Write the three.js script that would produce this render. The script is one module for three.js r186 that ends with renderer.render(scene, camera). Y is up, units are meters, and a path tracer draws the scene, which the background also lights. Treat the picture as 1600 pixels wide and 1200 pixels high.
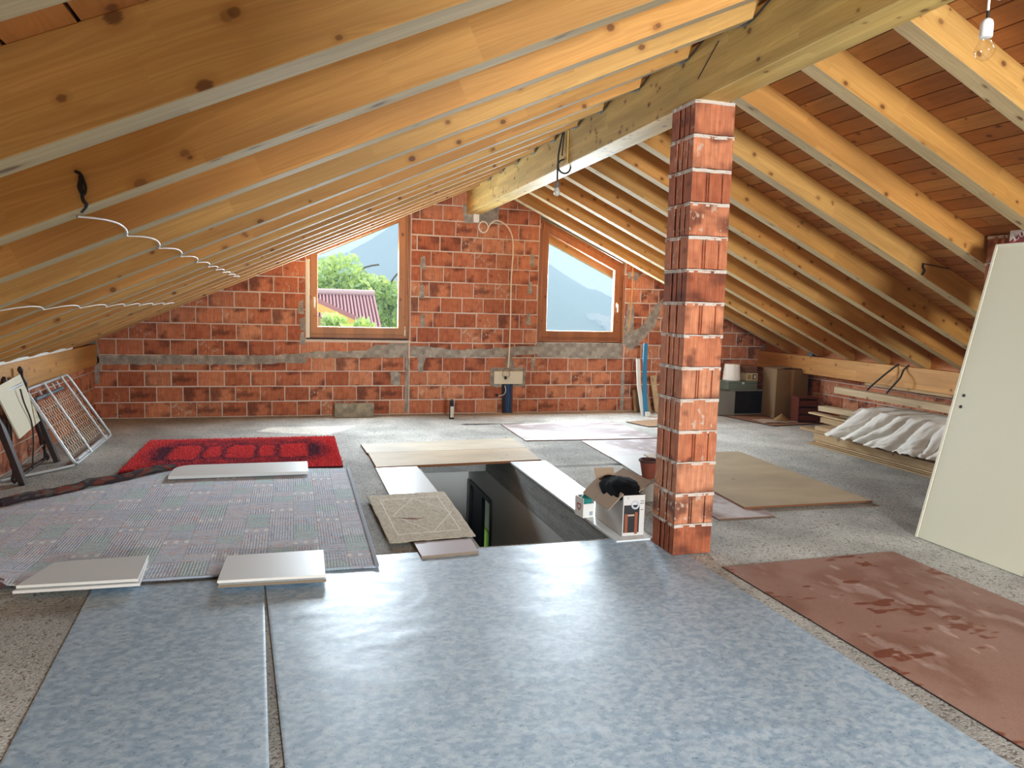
import * as THREE from 'three';
import { RoundedBoxGeometry } from 'three/addons/geometries/RoundedBoxGeometry.js';
import { mergeGeometries } from 'three/addons/utils/BufferGeometryUtils.js';
import { RectAreaLightUniformsLib } from 'three/addons/lights/RectAreaLightUniformsLib.js';
import { FontLoader } from 'three/addons/loaders/FontLoader.js';
import { TextGeometry } from 'three/addons/geometries/TextGeometry.js';

// ---------------------------------------------------------------- camera, sky, sun, daylight, exposure
const scene = new THREE.Scene();
const camera = new THREE.PerspectiveCamera(2 * Math.atan(600 / 1160) * 180 / Math.PI, 1600 / 1200, 0.05, 6000);
camera.position.set(0, 1.5516, 0);
camera.rotation.order = 'YXZ';
camera.rotation.set(-0.1053, -0.2886, 0.0272);
const renderer = new THREE.WebGLRenderer();
renderer.toneMapping = THREE.LinearToneMapping;
renderer.toneMappingExposure = 1.22;
renderer.shadowMap.enabled = true;
RectAreaLightUniformsLib.init();

const SKY_STRENGTH = 1.95;
const sun = new THREE.DirectionalLight(new THREE.Color(1, 0.95, 0.86), 5);          // the sun itself: the small patch on the floor
sun.position.set(0.62, 1.2, -0.95).multiplyScalar(60); sun.position.z -= 5;
{
  const l = sun; l.castShadow = true; l.target.position.set(2.4, 0, -5); scene.add(l, l.target);
  Object.assign(l.shadow.camera, { left: -14, right: 14, top: 14, bottom: -14, near: 1, far: 140 }); l.shadow.mapSize.set(2048, 2048);
}
// daylight in the two windows of the far gable, set in the reveals just outside the panes
for (const [x, y, w, h] of [[0.86, 1.74, 1.05, 1.05], [4.08, 1.74, 1.02, 1.05]]) {
  const a = new THREE.RectAreaLight(new THREE.Color(0.76, 0.90, 1.0), 55, w, h);
  a.position.set(x, y, -10.6); a.lookAt(x, y - 1.2, -6); a.name = 'daylight'; scene.add(a);
}
// daylight through the big opening of the gable behind the camera
for (const [x, y, w, h, k] of [[1.55, 1.53, 1.16, 1.06, 138]]) {
  const a = new THREE.RectAreaLight(new THREE.Color(0.92, 0.97, 1.0), k, w, h);
  a.position.set(x, y, 3.25); a.lookAt(x, y, -5); a.name = 'daylight'; scene.add(a);
}

// ---------------------------------------------------------------- helpers
const rng = (s) => () => { s |= 0; s = s + 0x6D2B79F5 | 0; let t = Math.imul(s ^ s >>> 15, 1 | s); t = t + Math.imul(t ^ t >>> 7, 61 | t) ^ t; return ((t ^ t >>> 14) >>> 0) / 4294967296; };
const R = rng(7);
const rr = (a, b, r = R) => a + (b - a) * r();
const LAT = (() => { const r = rng(99), a = new Float32Array(65536); for (let i = 0; i < 65536; i++) a[i] = r(); return a; })();
function vn(x, y, px = 256, py = 256) {           // periodic value noise 0..1
  const xi = Math.floor(x), yi = Math.floor(y), fx = x - xi, fy = y - yi;
  const u = fx * fx * (3 - 2 * fx), v = fy * fy * (3 - 2 * fy);
  const x0 = ((xi % px) + px) % px, x1 = (x0 + 1) % px, y0 = ((yi % py) + py) % py, y1 = (y0 + 1) % py;
  const a = LAT[(y0 & 255) * 256 + (x0 & 255)], b = LAT[(y0 & 255) * 256 + (x1 & 255)], c = LAT[(y1 & 255) * 256 + (x0 & 255)], d = LAT[(y1 & 255) * 256 + (x1 & 255)];
  return a + (b - a) * u + (c - a) * v + (a - b - c + d) * u * v;
}
function fbm(x, y, px, py, o = 4) { let s = 0, a = 0.5, t = 0; for (let i = 0; i < o; i++) { s += a * vn(x, y, px, py); t += a; a *= 0.5; x *= 2; y *= 2; px *= 2; py *= 2; if (px > 256) px = 256; if (py > 256) py = 256; } return s / t; }
const clamp = (x, a = 0, b = 1) => Math.min(b, Math.max(a, x));
const sstep = (a, b, x) => { const t = clamp((x - a) / (b - a)); return t * t * (3 - 2 * t); };
const mix = (a, b, t) => a + (b - a) * t;
const mix3 = (a, b, t) => [mix(a[0], b[0], t), mix(a[1], b[1], t), mix(a[2], b[2], t)];
function tex(w, h, fn, srgb = true) {             // fn(u,v) -> [r,g,b] 0..255 ; v up
  const d = new Uint8Array(w * h * 4);
  for (let j = 0; j < h; j++) for (let i = 0; i < w; i++) { const c = fn((i + 0.5) / w, (j + 0.5) / h), k = (j * w + i) * 4; d[k] = clamp(c[0], 0, 255); d[k + 1] = clamp(c[1], 0, 255); d[k + 2] = clamp(c[2], 0, 255); d[k + 3] = 255; }
  const t = new THREE.DataTexture(d, w, h); t.wrapS = t.wrapT = THREE.RepeatWrapping; t.magFilter = THREE.LinearFilter; t.minFilter = THREE.LinearFilter;
  if (srgb) t.colorSpace = THREE.SRGBColorSpace; t.needsUpdate = true; return t;
}
const hmap = (w, h, fn) => tex(w, h, (u, v) => { const k = 255 * fn(u, v); return [k, k, k]; }, false);
const mat = (o) => new THREE.MeshStandardMaterial({ roughness: 0.8, metalness: 0, ...o });
const phys = (o) => new THREE.MeshPhysicalMaterial({ roughness: 0.8, metalness: 0, ...o });

const used = {};
function numbered(n) { const k = used[n] = (used[n] ?? -1) + 1; return k ? n + '_' + String(k).padStart(3, '0') : n; }
function shade(o) { o.castShadow = true; o.receiveShadow = true; return o; }
function tag(o, label, category, group) { o.userData.label = label; o.userData.category = category; if (group) o.userData.group = group; return o; }
function thing(name, label, category, p = [0, 0, 0], turn = 0, group) {
  const o = new THREE.Group(); o.name = numbered(name); o.position.set(...p); o.rotation.y = turn; scene.add(o); return tag(o, label, category, group);
}
function part(name, geo, m, parent, label) { const o = shade(new THREE.Mesh(geo, m)); o.name = parent ? numbered(parent.name + '/' + name).split('/').pop() : numbered(name); (parent ?? scene).add(o); if (label) o.userData.label = label; return o; }
function struct(name) { const o = new THREE.Group(); o.name = name; o.userData.kind = 'structure'; scene.add(o); return o; }
function at(o, x, y, z, rx = 0, ry = 0, rz = 0) { o.position.set(x, y, z); o.rotation.set(rx, ry, rz); return o; }
function solo(name, geo, m, label, category, p = [0, 0, 0], rot = [0, 0, 0], group) { const o = part(name, geo, m); at(o, ...p, ...rot); return tag(o, label, category, group); }

// uv in metres by facing; 'long' axis of the piece runs along u
function boxUV(g, o = {}) {
  const { su = 1, sv = 1, off = [0, 0], long = 'x' } = o, P = g.attributes.position, N = g.attributes.normal, uv = new Float32Array(P.count * 2);
  for (let i = 0; i < P.count; i++) {
    const p = { x: P.getX(i), y: P.getY(i), z: P.getZ(i) }, ax = Math.abs(N.getX(i)), ay = Math.abs(N.getY(i)), az = Math.abs(N.getZ(i));
    const face = ax > ay && ax > az ? 'x' : ay > az ? 'y' : 'z';
    let [a, b] = ['x', 'y', 'z'].filter((k) => k !== face); if (b === long) [a, b] = [b, a];
    const sh = face === 'x' ? 0.37 : face === 'y' ? 0.71 : 0;
    uv[2 * i] = (p[a] + off[0]) * su; uv[2 * i + 1] = (p[b] + off[1] + sh) * sv;
  }
  g.setAttribute('uv', new THREE.BufferAttribute(uv, 2)); return g;
}
const rbox = (w, h, d, r = 0.004, o) => boxUV(new RoundedBoxGeometry(w, h, d, 1, Math.min(r, w / 2.1, h / 2.1, d / 2.1)), o);
const box = (w, h, d, o) => boxUV(new THREE.BoxGeometry(w, h, d), o);
const tr = (g, x, y, z) => g.translate(x, y, z);
function tube(pts, r, seg = 40, rad = 7, closed = false, ten = 0.5) { return new THREE.TubeGeometry(new THREE.CatmullRomCurve3(pts.map((p) => new THREE.Vector3(...p)), closed, 'catmullrom', ten), seg, r, rad, closed); }
function rod(a, b, r, n = 7) {
  const A = new THREE.Vector3(...a), B = new THREE.Vector3(...b), d = B.clone().sub(A), g = new THREE.CylinderGeometry(r, r, d.length(), n);
  g.applyQuaternion(new THREE.Quaternion().setFromUnitVectors(new THREE.Vector3(0, 1, 0), d.normalize())); return g.translate(...A.add(B).multiplyScalar(0.5).toArray());
}
// a square bar from a to b (bottom to top), w across (roughly x), d deep
function bar(a, b, w, d, o) {
  const A = new THREE.Vector3(...a), B = new THREE.Vector3(...b), v = B.clone().sub(A), g = rbox(w, v.length(), d, 0.004, { long: 'y', ...o });
  g.applyQuaternion(new THREE.Quaternion().setFromUnitVectors(new THREE.Vector3(0, 1, 0), v.normalize())); return g.translate(...A.add(B).multiplyScalar(0.5).toArray());
}
function flat(geos) { return mergeGeometries(geos.map((g) => { const n = g.index ? g.toNonIndexed() : g; for (const k of Object.keys(n.attributes)) if (!['position', 'normal', 'uv'].includes(k)) n.deleteAttribute(k); return n; })); }
// convex polygon in xy with a bevelled rim, front face at z = d (no back): 18 triangles for a brick
function slabGeo(poly, d, bev = 0.005, tilt = [0, 0], uvf = (x, y) => [x, y]) {
  const n = poly.length, cx = poly.reduce((s, p) => s + p[0], 0) / n, cy = poly.reduce((s, p) => s + p[1], 0) / n;
  const inn = poly.map(([x, y], i) => { // inset by moving along both edge normals
    const [ax, ay] = poly[(i + n - 1) % n], [bx, by] = poly[(i + 1) % n]; let e1 = [x - ax, y - ay], e2 = [bx - x, by - y];
    const l1 = Math.hypot(...e1) || 1, l2 = Math.hypot(...e2) || 1; const n1 = [-e1[1] / l1, e1[0] / l1], n2 = [-e2[1] / l2, e2[0] / l2];
    const k = bev / Math.max(0.35, 1 + n1[0] * n2[0] + n1[1] * n2[1]); return [x + (n1[0] + n2[0]) * k, y + (n1[1] + n2[1]) * k];
  });
  const zf = (x, y) => d + tilt[0] * (x - cx) + tilt[1] * (y - cy), P = [], U = [];
  const v = (x, y, z) => { P.push(x, y, z); U.push(...uvf(x, y)); };
  const q = (a, b, c, e) => { v(...a); v(...b); v(...c); v(...a); v(...c); v(...e); };
  for (let i = 1; i < n - 1; i++) for (const k of [0, i, i + 1]) v(inn[k][0], inn[k][1], zf(...inn[k]));
  for (let i = 0; i < n; i++) {
    const j = (i + 1) % n, a = poly[i], b = poly[j];
    q([...a, d - bev], [...b, d - bev], [...inn[j], zf(...inn[j])], [...inn[i], zf(...inn[i])]); q([...a, 0], [...b, 0], [...b, d - bev], [...a, d - bev]);
  }
  const g = new THREE.BufferGeometry(); g.setAttribute('position', new THREE.Float32BufferAttribute(P, 3)); g.setAttribute('uv', new THREE.Float32BufferAttribute(U, 2)); g.computeVertexNormals(); return g;
}
function clipPoly(poly, a, b, c) { // keep a*x + b*y <= c
  const out = []; for (let i = 0; i < poly.length; i++) {
    const p = poly[i], q = poly[(i + 1) % poly.length], dp = a * p[0] + b * p[1] - c, dq = a * q[0] + b * q[1] - c;
    if (dp <= 0) out.push(p); if (dp * dq < 0) { const t = dp / (dp - dq); out.push([p[0] + t * (q[0] - p[0]), p[1] + t * (q[1] - p[1])]); }
  } return out;
}
function sheet(nu, nv, f, thick = 0.004) { // a sheet with real thickness: f(s,t) -> [x,y,z], uv f2
  const P = [], U = [], I = []; const W = nu + 1;
  for (let side = 0; side < 2; side++) for (let j = 0; j <= nv; j++) for (let i = 0; i <= nu; i++) { const p = f(i / nu, j / nv); P.push(p[0], p[1] - side * thick, p[2]); U.push(p[3] ?? p[0], p[4] ?? -p[2]); }
  const off = W * (nv + 1), id = (s, i, j) => s * off + j * W + i;
  for (let j = 0; j < nv; j++) for (let i = 0; i < nu; i++) { const a = id(0, i, j), b = id(0, i + 1, j), c = id(0, i + 1, j + 1), d = id(0, i, j + 1); I.push(a, b, c, a, c, d); I.push(a + off, c + off, b + off, a + off, d + off, c + off); }
  const rim = (a, b) => I.push(a, a + off, b + off, a, b + off, b);
  for (let i = 0; i < nu; i++) { rim(id(0, i, 0), id(0, i + 1, 0)); rim(id(0, i + 1, nv), id(0, i, nv)); }
  for (let j = 0; j < nv; j++) { rim(id(0, 0, j + 1), id(0, 0, j)); rim(id(0, nu, j), id(0, nu, j + 1)); }
  const g = new THREE.BufferGeometry(); g.setAttribute('position', new THREE.Float32BufferAttribute(P, 3)); g.setAttribute('uv', new THREE.Float32BufferAttribute(U, 2)); g.setIndex(I); g.computeVertexNormals(); return g;
}

// ---------------------------------------------------------------- materials
function woodTex(seed, base, dark, knotsN, W, H, LU, LV, lamellas) {
  const r = rng(seed), knots = []; for (let i = 0; i < knotsN; i++) knots.push([r(), r(), rr(0.006, 0.016, r), rr(0.5, 1, r)]);
  const seg = []; for (let l = 0; l < lamellas; l++) { const cuts = [0]; let x = rr(0.1, 0.3, r); while (x < 0.93) { cuts.push(x); x += rr(0.16, 0.36, r); } seg.push(cuts.map((c) => [c, rr(-1, 1, r), r()])); }
  return tex(W, H, (u, v) => {
    const l = Math.floor(v * lamellas), s = seg[l]; let k = s[0]; for (const c of s) if (u >= c[0]) k = c;
    const wob = fbm(u * 6, v * 8 + k[2] * 50, 6, 256, 3), g = vn(u * 8 + k[2] * 9, v * 90 + wob * 14 + k[2] * 77, 256, 256), fine = vn(u * 60, v * 230 + wob * 20, 256, 256);
    let t = 0.42 * g + 0.18 * fine + 0.30 * wob + 0.10 + (lamellas > 1 ? k[1] * 0.17 : 0);
    let c = mix3(base, dark, clamp(t * 0.75));
    const blot = fbm(u * 5 + 3, v * 4, 5, 4, 3); c = c.map((x) => x * (0.9 + 0.2 * blot));
    for (const [ku, kv, kr, kd] of knots) {
      let du = Math.abs(u - ku); du = Math.min(du, 1 - du) * LU; let dv = Math.abs(v - kv); dv = Math.min(dv, 1 - dv) * LV;
      const q = Math.hypot(du * 0.75, dv) / kr; if (q < 2.6) { c = mix3(c, [74, 38, 18], 0.9 * kd * (1 - sstep(0.65, 1.15, q + 0.3 * (fine - 0.5)))); c = mix3(c, dark, 0.35 * (1 - sstep(1, 2.6, q))); }
    }
    return c;
  });
}
const T = {};
T.rafter = woodTex(3, [216, 172, 100], [164, 116, 54], 22, 2048, 512, 3.2, 0.4, 5);
T.beam = woodTex(11, [228, 200, 122], [176, 136, 64], 44, 2048, 512, 3.2, 0.4, 9);
T.board = woodTex(17, [206, 146, 82], [156, 100, 48], 20, 1024, 512, 2.4, 0.54, 4);
T.plank = woodTex(23, [216, 196, 158], [154, 126, 92], 14, 1024, 256, 2.4, 0.5, 1);
T.ply = woodTex(29, [206, 196, 174], [184, 170, 144], 4, 1024, 256, 2.4, 1.2, 1);
const WU = { su: 1 / 3.2, sv: 1 / 0.4 };
const M = {};
M.rafter = mat({ map: T.rafter, roughness: 0.62 });
M.rafterB = mat({ map: T.rafter, roughness: 0.62, color: 0xf2e6d4 });
M.rafterC = mat({ map: T.rafter, roughness: 0.62, color: 0xffeedd });
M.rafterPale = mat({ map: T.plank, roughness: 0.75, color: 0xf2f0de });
M.beam = mat({ map: T.beam, roughness: 0.6 });
M.board = [0xffffff, 0xf0dcc8, 0xe2cbb6, 0xfff0e0].map((c) => mat({ map: T.board, roughness: 0.65, color: c }));
M.plank = [0xffffff, 0xe8dccb, 0xd6c6b0, 0xfff4e4].map((c) => mat({ map: T.plank, roughness: 0.8, color: c }));
M.ply = mat({ map: T.ply, roughness: 0.7 });
M.plyEdge = mat({ color: 0x7a4c2a, roughness: 0.85 });

// brick: sixteen faces in one atlas
const BR = (() => {
  const r = rng(41), cells = []; for (let i = 0; i < 16; i++) cells.push({ tone: r(), burn: r(), smear: r(), ox: r() * 100, oy: r() * 100, line: r() });
  const hi = [206, 141, 104], mid = [174, 106, 73], lo = [92, 52, 37];
  const f = (u, v) => {
    const ci = Math.min(3, Math.floor(u * 4)), cj = Math.min(3, Math.floor(v * 4)), c = cells[cj * 4 + ci], x = u * 4 - ci, y = v * 4 - cj;
    const str = vn(x * 58 + c.ox, y * 2.2 + c.oy), str2 = vn(x * 120 + c.ox, y * 5), n = fbm(x * 5 + c.ox, y * 4 + c.oy, 256, 256, 4), n2 = fbm(x * 2.3 + c.oy, y * 2 + c.ox, 256, 256, 3);
    let col = mix3(hi, mid, clamp(c.tone * 0.8 + (n - 0.5) * 1.1));
    const edge = Math.min(x, 1 - x, y * 0.8, (1 - y) * 0.8), burn = c.burn > 0.45 ? sstep(0.42, 0.84, n2 + (c.burn - 0.45) * 0.25 + 0.3 * (0.12 - edge) * (edge < 0.25 ? 1.4 : 0)) : sstep(0.66, 0.85, n2);
    col = mix3(col, lo, 0.68 * burn); col = col.map((q) => q * (0.88 + 0.18 * str + 0.06 * str2));
    const sm = sstep(0.66, 0.74, fbm(x * 9 + c.oy, y * 5 + c.ox, 256, 256, 4)) * (c.smear > 0.6 ? 0.75 : 0.15); col = mix3(col, [196, 182, 168], sm);
    return [col, str * 0.8 + 0.2 * n];
  };
  return { map: tex(1024, 768, (u, v) => f(u, v)[0]), bump: hmap(1024, 768, (u, v) => f(u, v)[1]) };
})();
M.brick = [0xffffff, 0xf0dcd2, 0xe4cabc, 0xfff2ea].map((c) => mat({ map: BR.map, bumpMap: BR.bump, bumpScale: 0.003, roughness: 0.9, color: c }));
const brickUV = (x0, y0, w, h, cell) => (x, y) => [((cell % 4) + 0.02 + 0.96 * clamp((x - x0) / w)) / 4, (Math.floor(cell / 4) + 0.02 + 0.96 * clamp((y - y0) / h)) / 4];

// pebbly screed (1.6 m tile)
const scr = (u, v) => { const a = vn(u * 128, v * 128, 128, 128), b = vn(u * 250 + 9, v * 250, 250, 250), c = fbm(u * 6, v * 6, 6, 6, 4); return [a, b, c]; };
T.screed = tex(1024, 1024, (u, v) => { const [a, b, c] = scr(u, v); const pit = sstep(0.62, 0.85, a * 0.6 + b * 0.5); let k = 200 + 62 * (c - 0.5) + 56 * (b - 0.5) + 40 * (a - 0.5); let col = [k * 0.97, k * 0.985, k * 0.965]; col = mix3(col, [92, 86, 76], pit * 0.75); return mix3(col, [206, 200, 190], 0.8 * sstep(0.8, 0.93, b)); });
T.screedB = hmap(1024, 1024, (u, v) => { const [a, b, c] = scr(u, v); return clamp(0.55 - 0.5 * sstep(0.6, 0.85, a * 0.6 + b * 0.5) + 0.4 * (b - 0.5)); });
M.screed = mat({ map: T.screed, bumpMap: T.screedB, bumpScale: 0.006, roughness: 0.88, vertexColors: true });
T.mortar = tex(512, 512, (u, v) => { const a = fbm(u * 8, v * 8, 8, 8, 5), b = vn(u * 200, v * 200, 200, 200); const k = 158 + 80 * (a - 0.5) + 50 * (b - 0.5); return [k, k * 0.96, k * 0.89]; });
T.mortarB = hmap(512, 512, (u, v) => fbm(u * 30, v * 30, 30, 30, 4));
M.mortar = mat({ map: T.mortar, bumpMap: T.mortarB, bumpScale: 0.012, roughness: 0.95 });
M.mortarPale = mat({ color: 0xd2c6b8, bumpMap: T.mortarB, bumpScale: 0.008, roughness: 0.95 });
M.plaster = mat({ color: 0xd4d5d1, bumpMap: T.mortarB, bumpScale: 0.002, roughness: 0.9 });

// vinyl (1.3 m tile)
T.vinyl = tex(1024, 1024, (u, v) => {
  const w = fbm(u * 10, v * 10, 10, 10, 4), a = fbm(u * 48 + w * 1.4, v * 64 + w * 2, 48, 64, 4), b = vn(u * 120 + w * 9, v * 180, 120, 180), d = vn(u * 230, v * 250, 230, 250);
  let t = clamp((a - 0.5) * 2.1 + 0.5 + (b - 0.5) * 0.4); let c = mix3([151, 180, 203], [194, 215, 228], t); return mix3(c, [104, 132, 158], 0.7 * sstep(0.66, 0.9, b * 0.75 + d * 0.3) * (1 - t * 0.6));
});
M.vinyl = mat({ map: T.vinyl, roughness: 0.4 });
M.laminate = mat({ color: 0xdfe6e6, roughness: 0.38 });
M.laminateWarm = mat({ color: 0xe4ecee, roughness: 0.42 });
M.chip = mat({ color: 0x8a7a66, roughness: 0.9, bumpMap: T.mortarB, bumpScale: 0.002 });
M.black = mat({ color: 0x141312, roughness: 0.6 });
M.darkWood = mat({ color: 0x2c1b14, roughness: 0.5 });
M.steel = mat({ color: 0xc8d0d4, roughness: 0.4, metalness: 0.4 });
M.white = mat({ color: 0xe9e7df, roughness: 0.5 });
M.cream = mat({ color: 0xe2dcc4, roughness: 0.5 });
M.winWood = mat({ map: T.rafter, color: 0xe0c2ac, roughness: 0.5 });
M.winDark = mat({ map: T.rafter, color: 0xc49a80, roughness: 0.5 });
M.glass = phys({ color: 0xffffff, roughness: 0.02, transmission: 1, thickness: 0, ior: 1.5, specularIntensity: 0 });
M.card = mat({ color: 0xa8937a, roughness: 0.9 });
M.cardGrey = mat({ color: 0x9a948a, roughness: 0.9 });

// ---------------------------------------------------------------- the shell
const RX = 2.425, SL = 0.456, COS = 1 / Math.hypot(1, SL), ANG = Math.atan(SL);
const roofY = (x, y0 = 3.127) => y0 - SL * Math.abs(x - RX);   // underside of the rafters; 3.327 for the boards
const ZB = -10.28, ZR = 3.1, HX0 = 1.15, HX1 = 2.07, HZ0 = -7.92, HZ1 = -4.5;

{ // floor: gridded top round the stair hole, on a slab
  const geos = [], rects = [[-2.6, HX0, -10.6, ZR], [HX1, 7.7, -10.6, ZR], [HX0, HX1, -10.6, HZ0], [HX0, HX1, HZ1, ZR]];
  for (const [x0, x1, z0, z1] of rects) {
    const g = new THREE.PlaneGeometry(x1 - x0, z1 - z0, Math.ceil((x1 - x0) / 0.1), Math.ceil((z1 - z0) / 0.1)).rotateX(-Math.PI / 2).translate((x0 + x1) / 2, 0, (z0 + z1) / 2).toNonIndexed();
    const P = g.attributes.position, uv = g.attributes.uv, col = new Float32Array(P.count * 3);
    for (let i = 0; i < P.count; i++) {
      const x = P.getX(i), z = P.getZ(i); uv.setXY(i, x / 1.6, z / 1.6);
      // trodden, dusty screed is paler than the raw pebbly patches
      const n = fbm(x * 0.55 + 40, z * 0.4 + 40, 256, 256, 4), d = fbm(x * 2 + 9, z * 1.4 + 70, 256, 256, 3), dust = sstep(0.42, 0.62, n * 0.75 + d * 0.25), k = mix(0.70, 1.12, dust);
      col.set([k, k * 0.985, k * 0.955], i * 3);
    }
    g.setAttribute('color', new THREE.BufferAttribute(col, 3)); geos.push(g);
    const s = new THREE.BoxGeometry(x1 - x0, 0.3, z1 - z0).translate((x0 + x1) / 2, -0.151, (z0 + z1) / 2).toNonIndexed();
    s.setAttribute('color', new THREE.BufferAttribute(new Float32Array(s.attributes.position.count * 3).fill(0.8), 3)); geos.push(s);
  }
  const f = part('floor', mergeGeometries(geos), M.screed); f.userData.kind = 'structure';
}
{ // stairwell under the hole
  const w = struct('wall_stairwell'), zf = -8.75;
  part('panel', box(2.4, 2.5, 0.1), M.plaster, w).position.set(1.0, -1.55, zf - 0.05);
  part('panel', box(0.1, 2.5, 4.4), M.plaster, w).position.set(HX0 - 0.9, -1.55, -6.6);
  part('panel', box(2.4, 2.5, 0.1), M.plaster, w).position.set(1.0, -1.55, HZ1 + 0.05);
  // right-hand wall round the doorway
  const z0 = -8.62, z1 = -7.6, top = -0.56, xw = HX1 + 0.06;
  part('panel', box(0.12, 2.8, z0 - zf + 0.001), M.plaster, w).position.set(xw, -1.43, (zf + z0) / 2);
  part('panel', box(0.12, 0.54, z1 - z0), M.plaster, w).position.set(xw, top / 2 - 0.01, (z0 + z1) / 2);
  part('panel', box(0.12, 2.8, HZ1 - z1), M.plaster, w).position.set(xw, -1.42, (z1 + HZ1) / 2);
  const fl = part('floor_lower', box(4.2, 0.1, 4.6), M.plaster); fl.position.set(1.6, -2.83, -6.6); fl.userData.kind = 'structure';
  const d = struct('door_1'); // open dark doorway at the stair foot
  for (const [zz, yy, h, l] of [[z0 + 0.02, -1.68, 2.24, 0.05], [z1 - 0.02, -1.68, 2.24, 0.05]]) part('frame', rbox(0.16, h, l), M.black, d).position.set(HX1 + 0.06, yy, zz);
  part('frame', rbox(0.16, 0.05, z1 - z0), M.black, d).position.set(HX1 + 0.06, top - 0.025, (z0 + z1) / 2);
  part('leaf', rbox(0.04, 2.18, 0.5), M.black, d).position.set(HX1 + 0.03, -1.69, -8.34);
  const rm = part('wall_lower_room', flat([box(0.1, 2.8, 2.6).translate(3.6, -1.4, -8), box(1.6, 2.8, 0.1).translate(2.9, -1.4, -9.3), box(1.6, 2.8, 0.1).translate(2.9, -1.4, -6.7)]), M.plaster); rm.userData.kind = 'structure';
  solo('cupboard_front', rbox(0.04, 1.1, 0.6), mat({ color: 0xb4dc3c, roughness: 0.5 }), 'bright green panel seen low in the dark doorway of the stairwell', 'panel', [2.34, -1.82, -8.78]);
}

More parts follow.
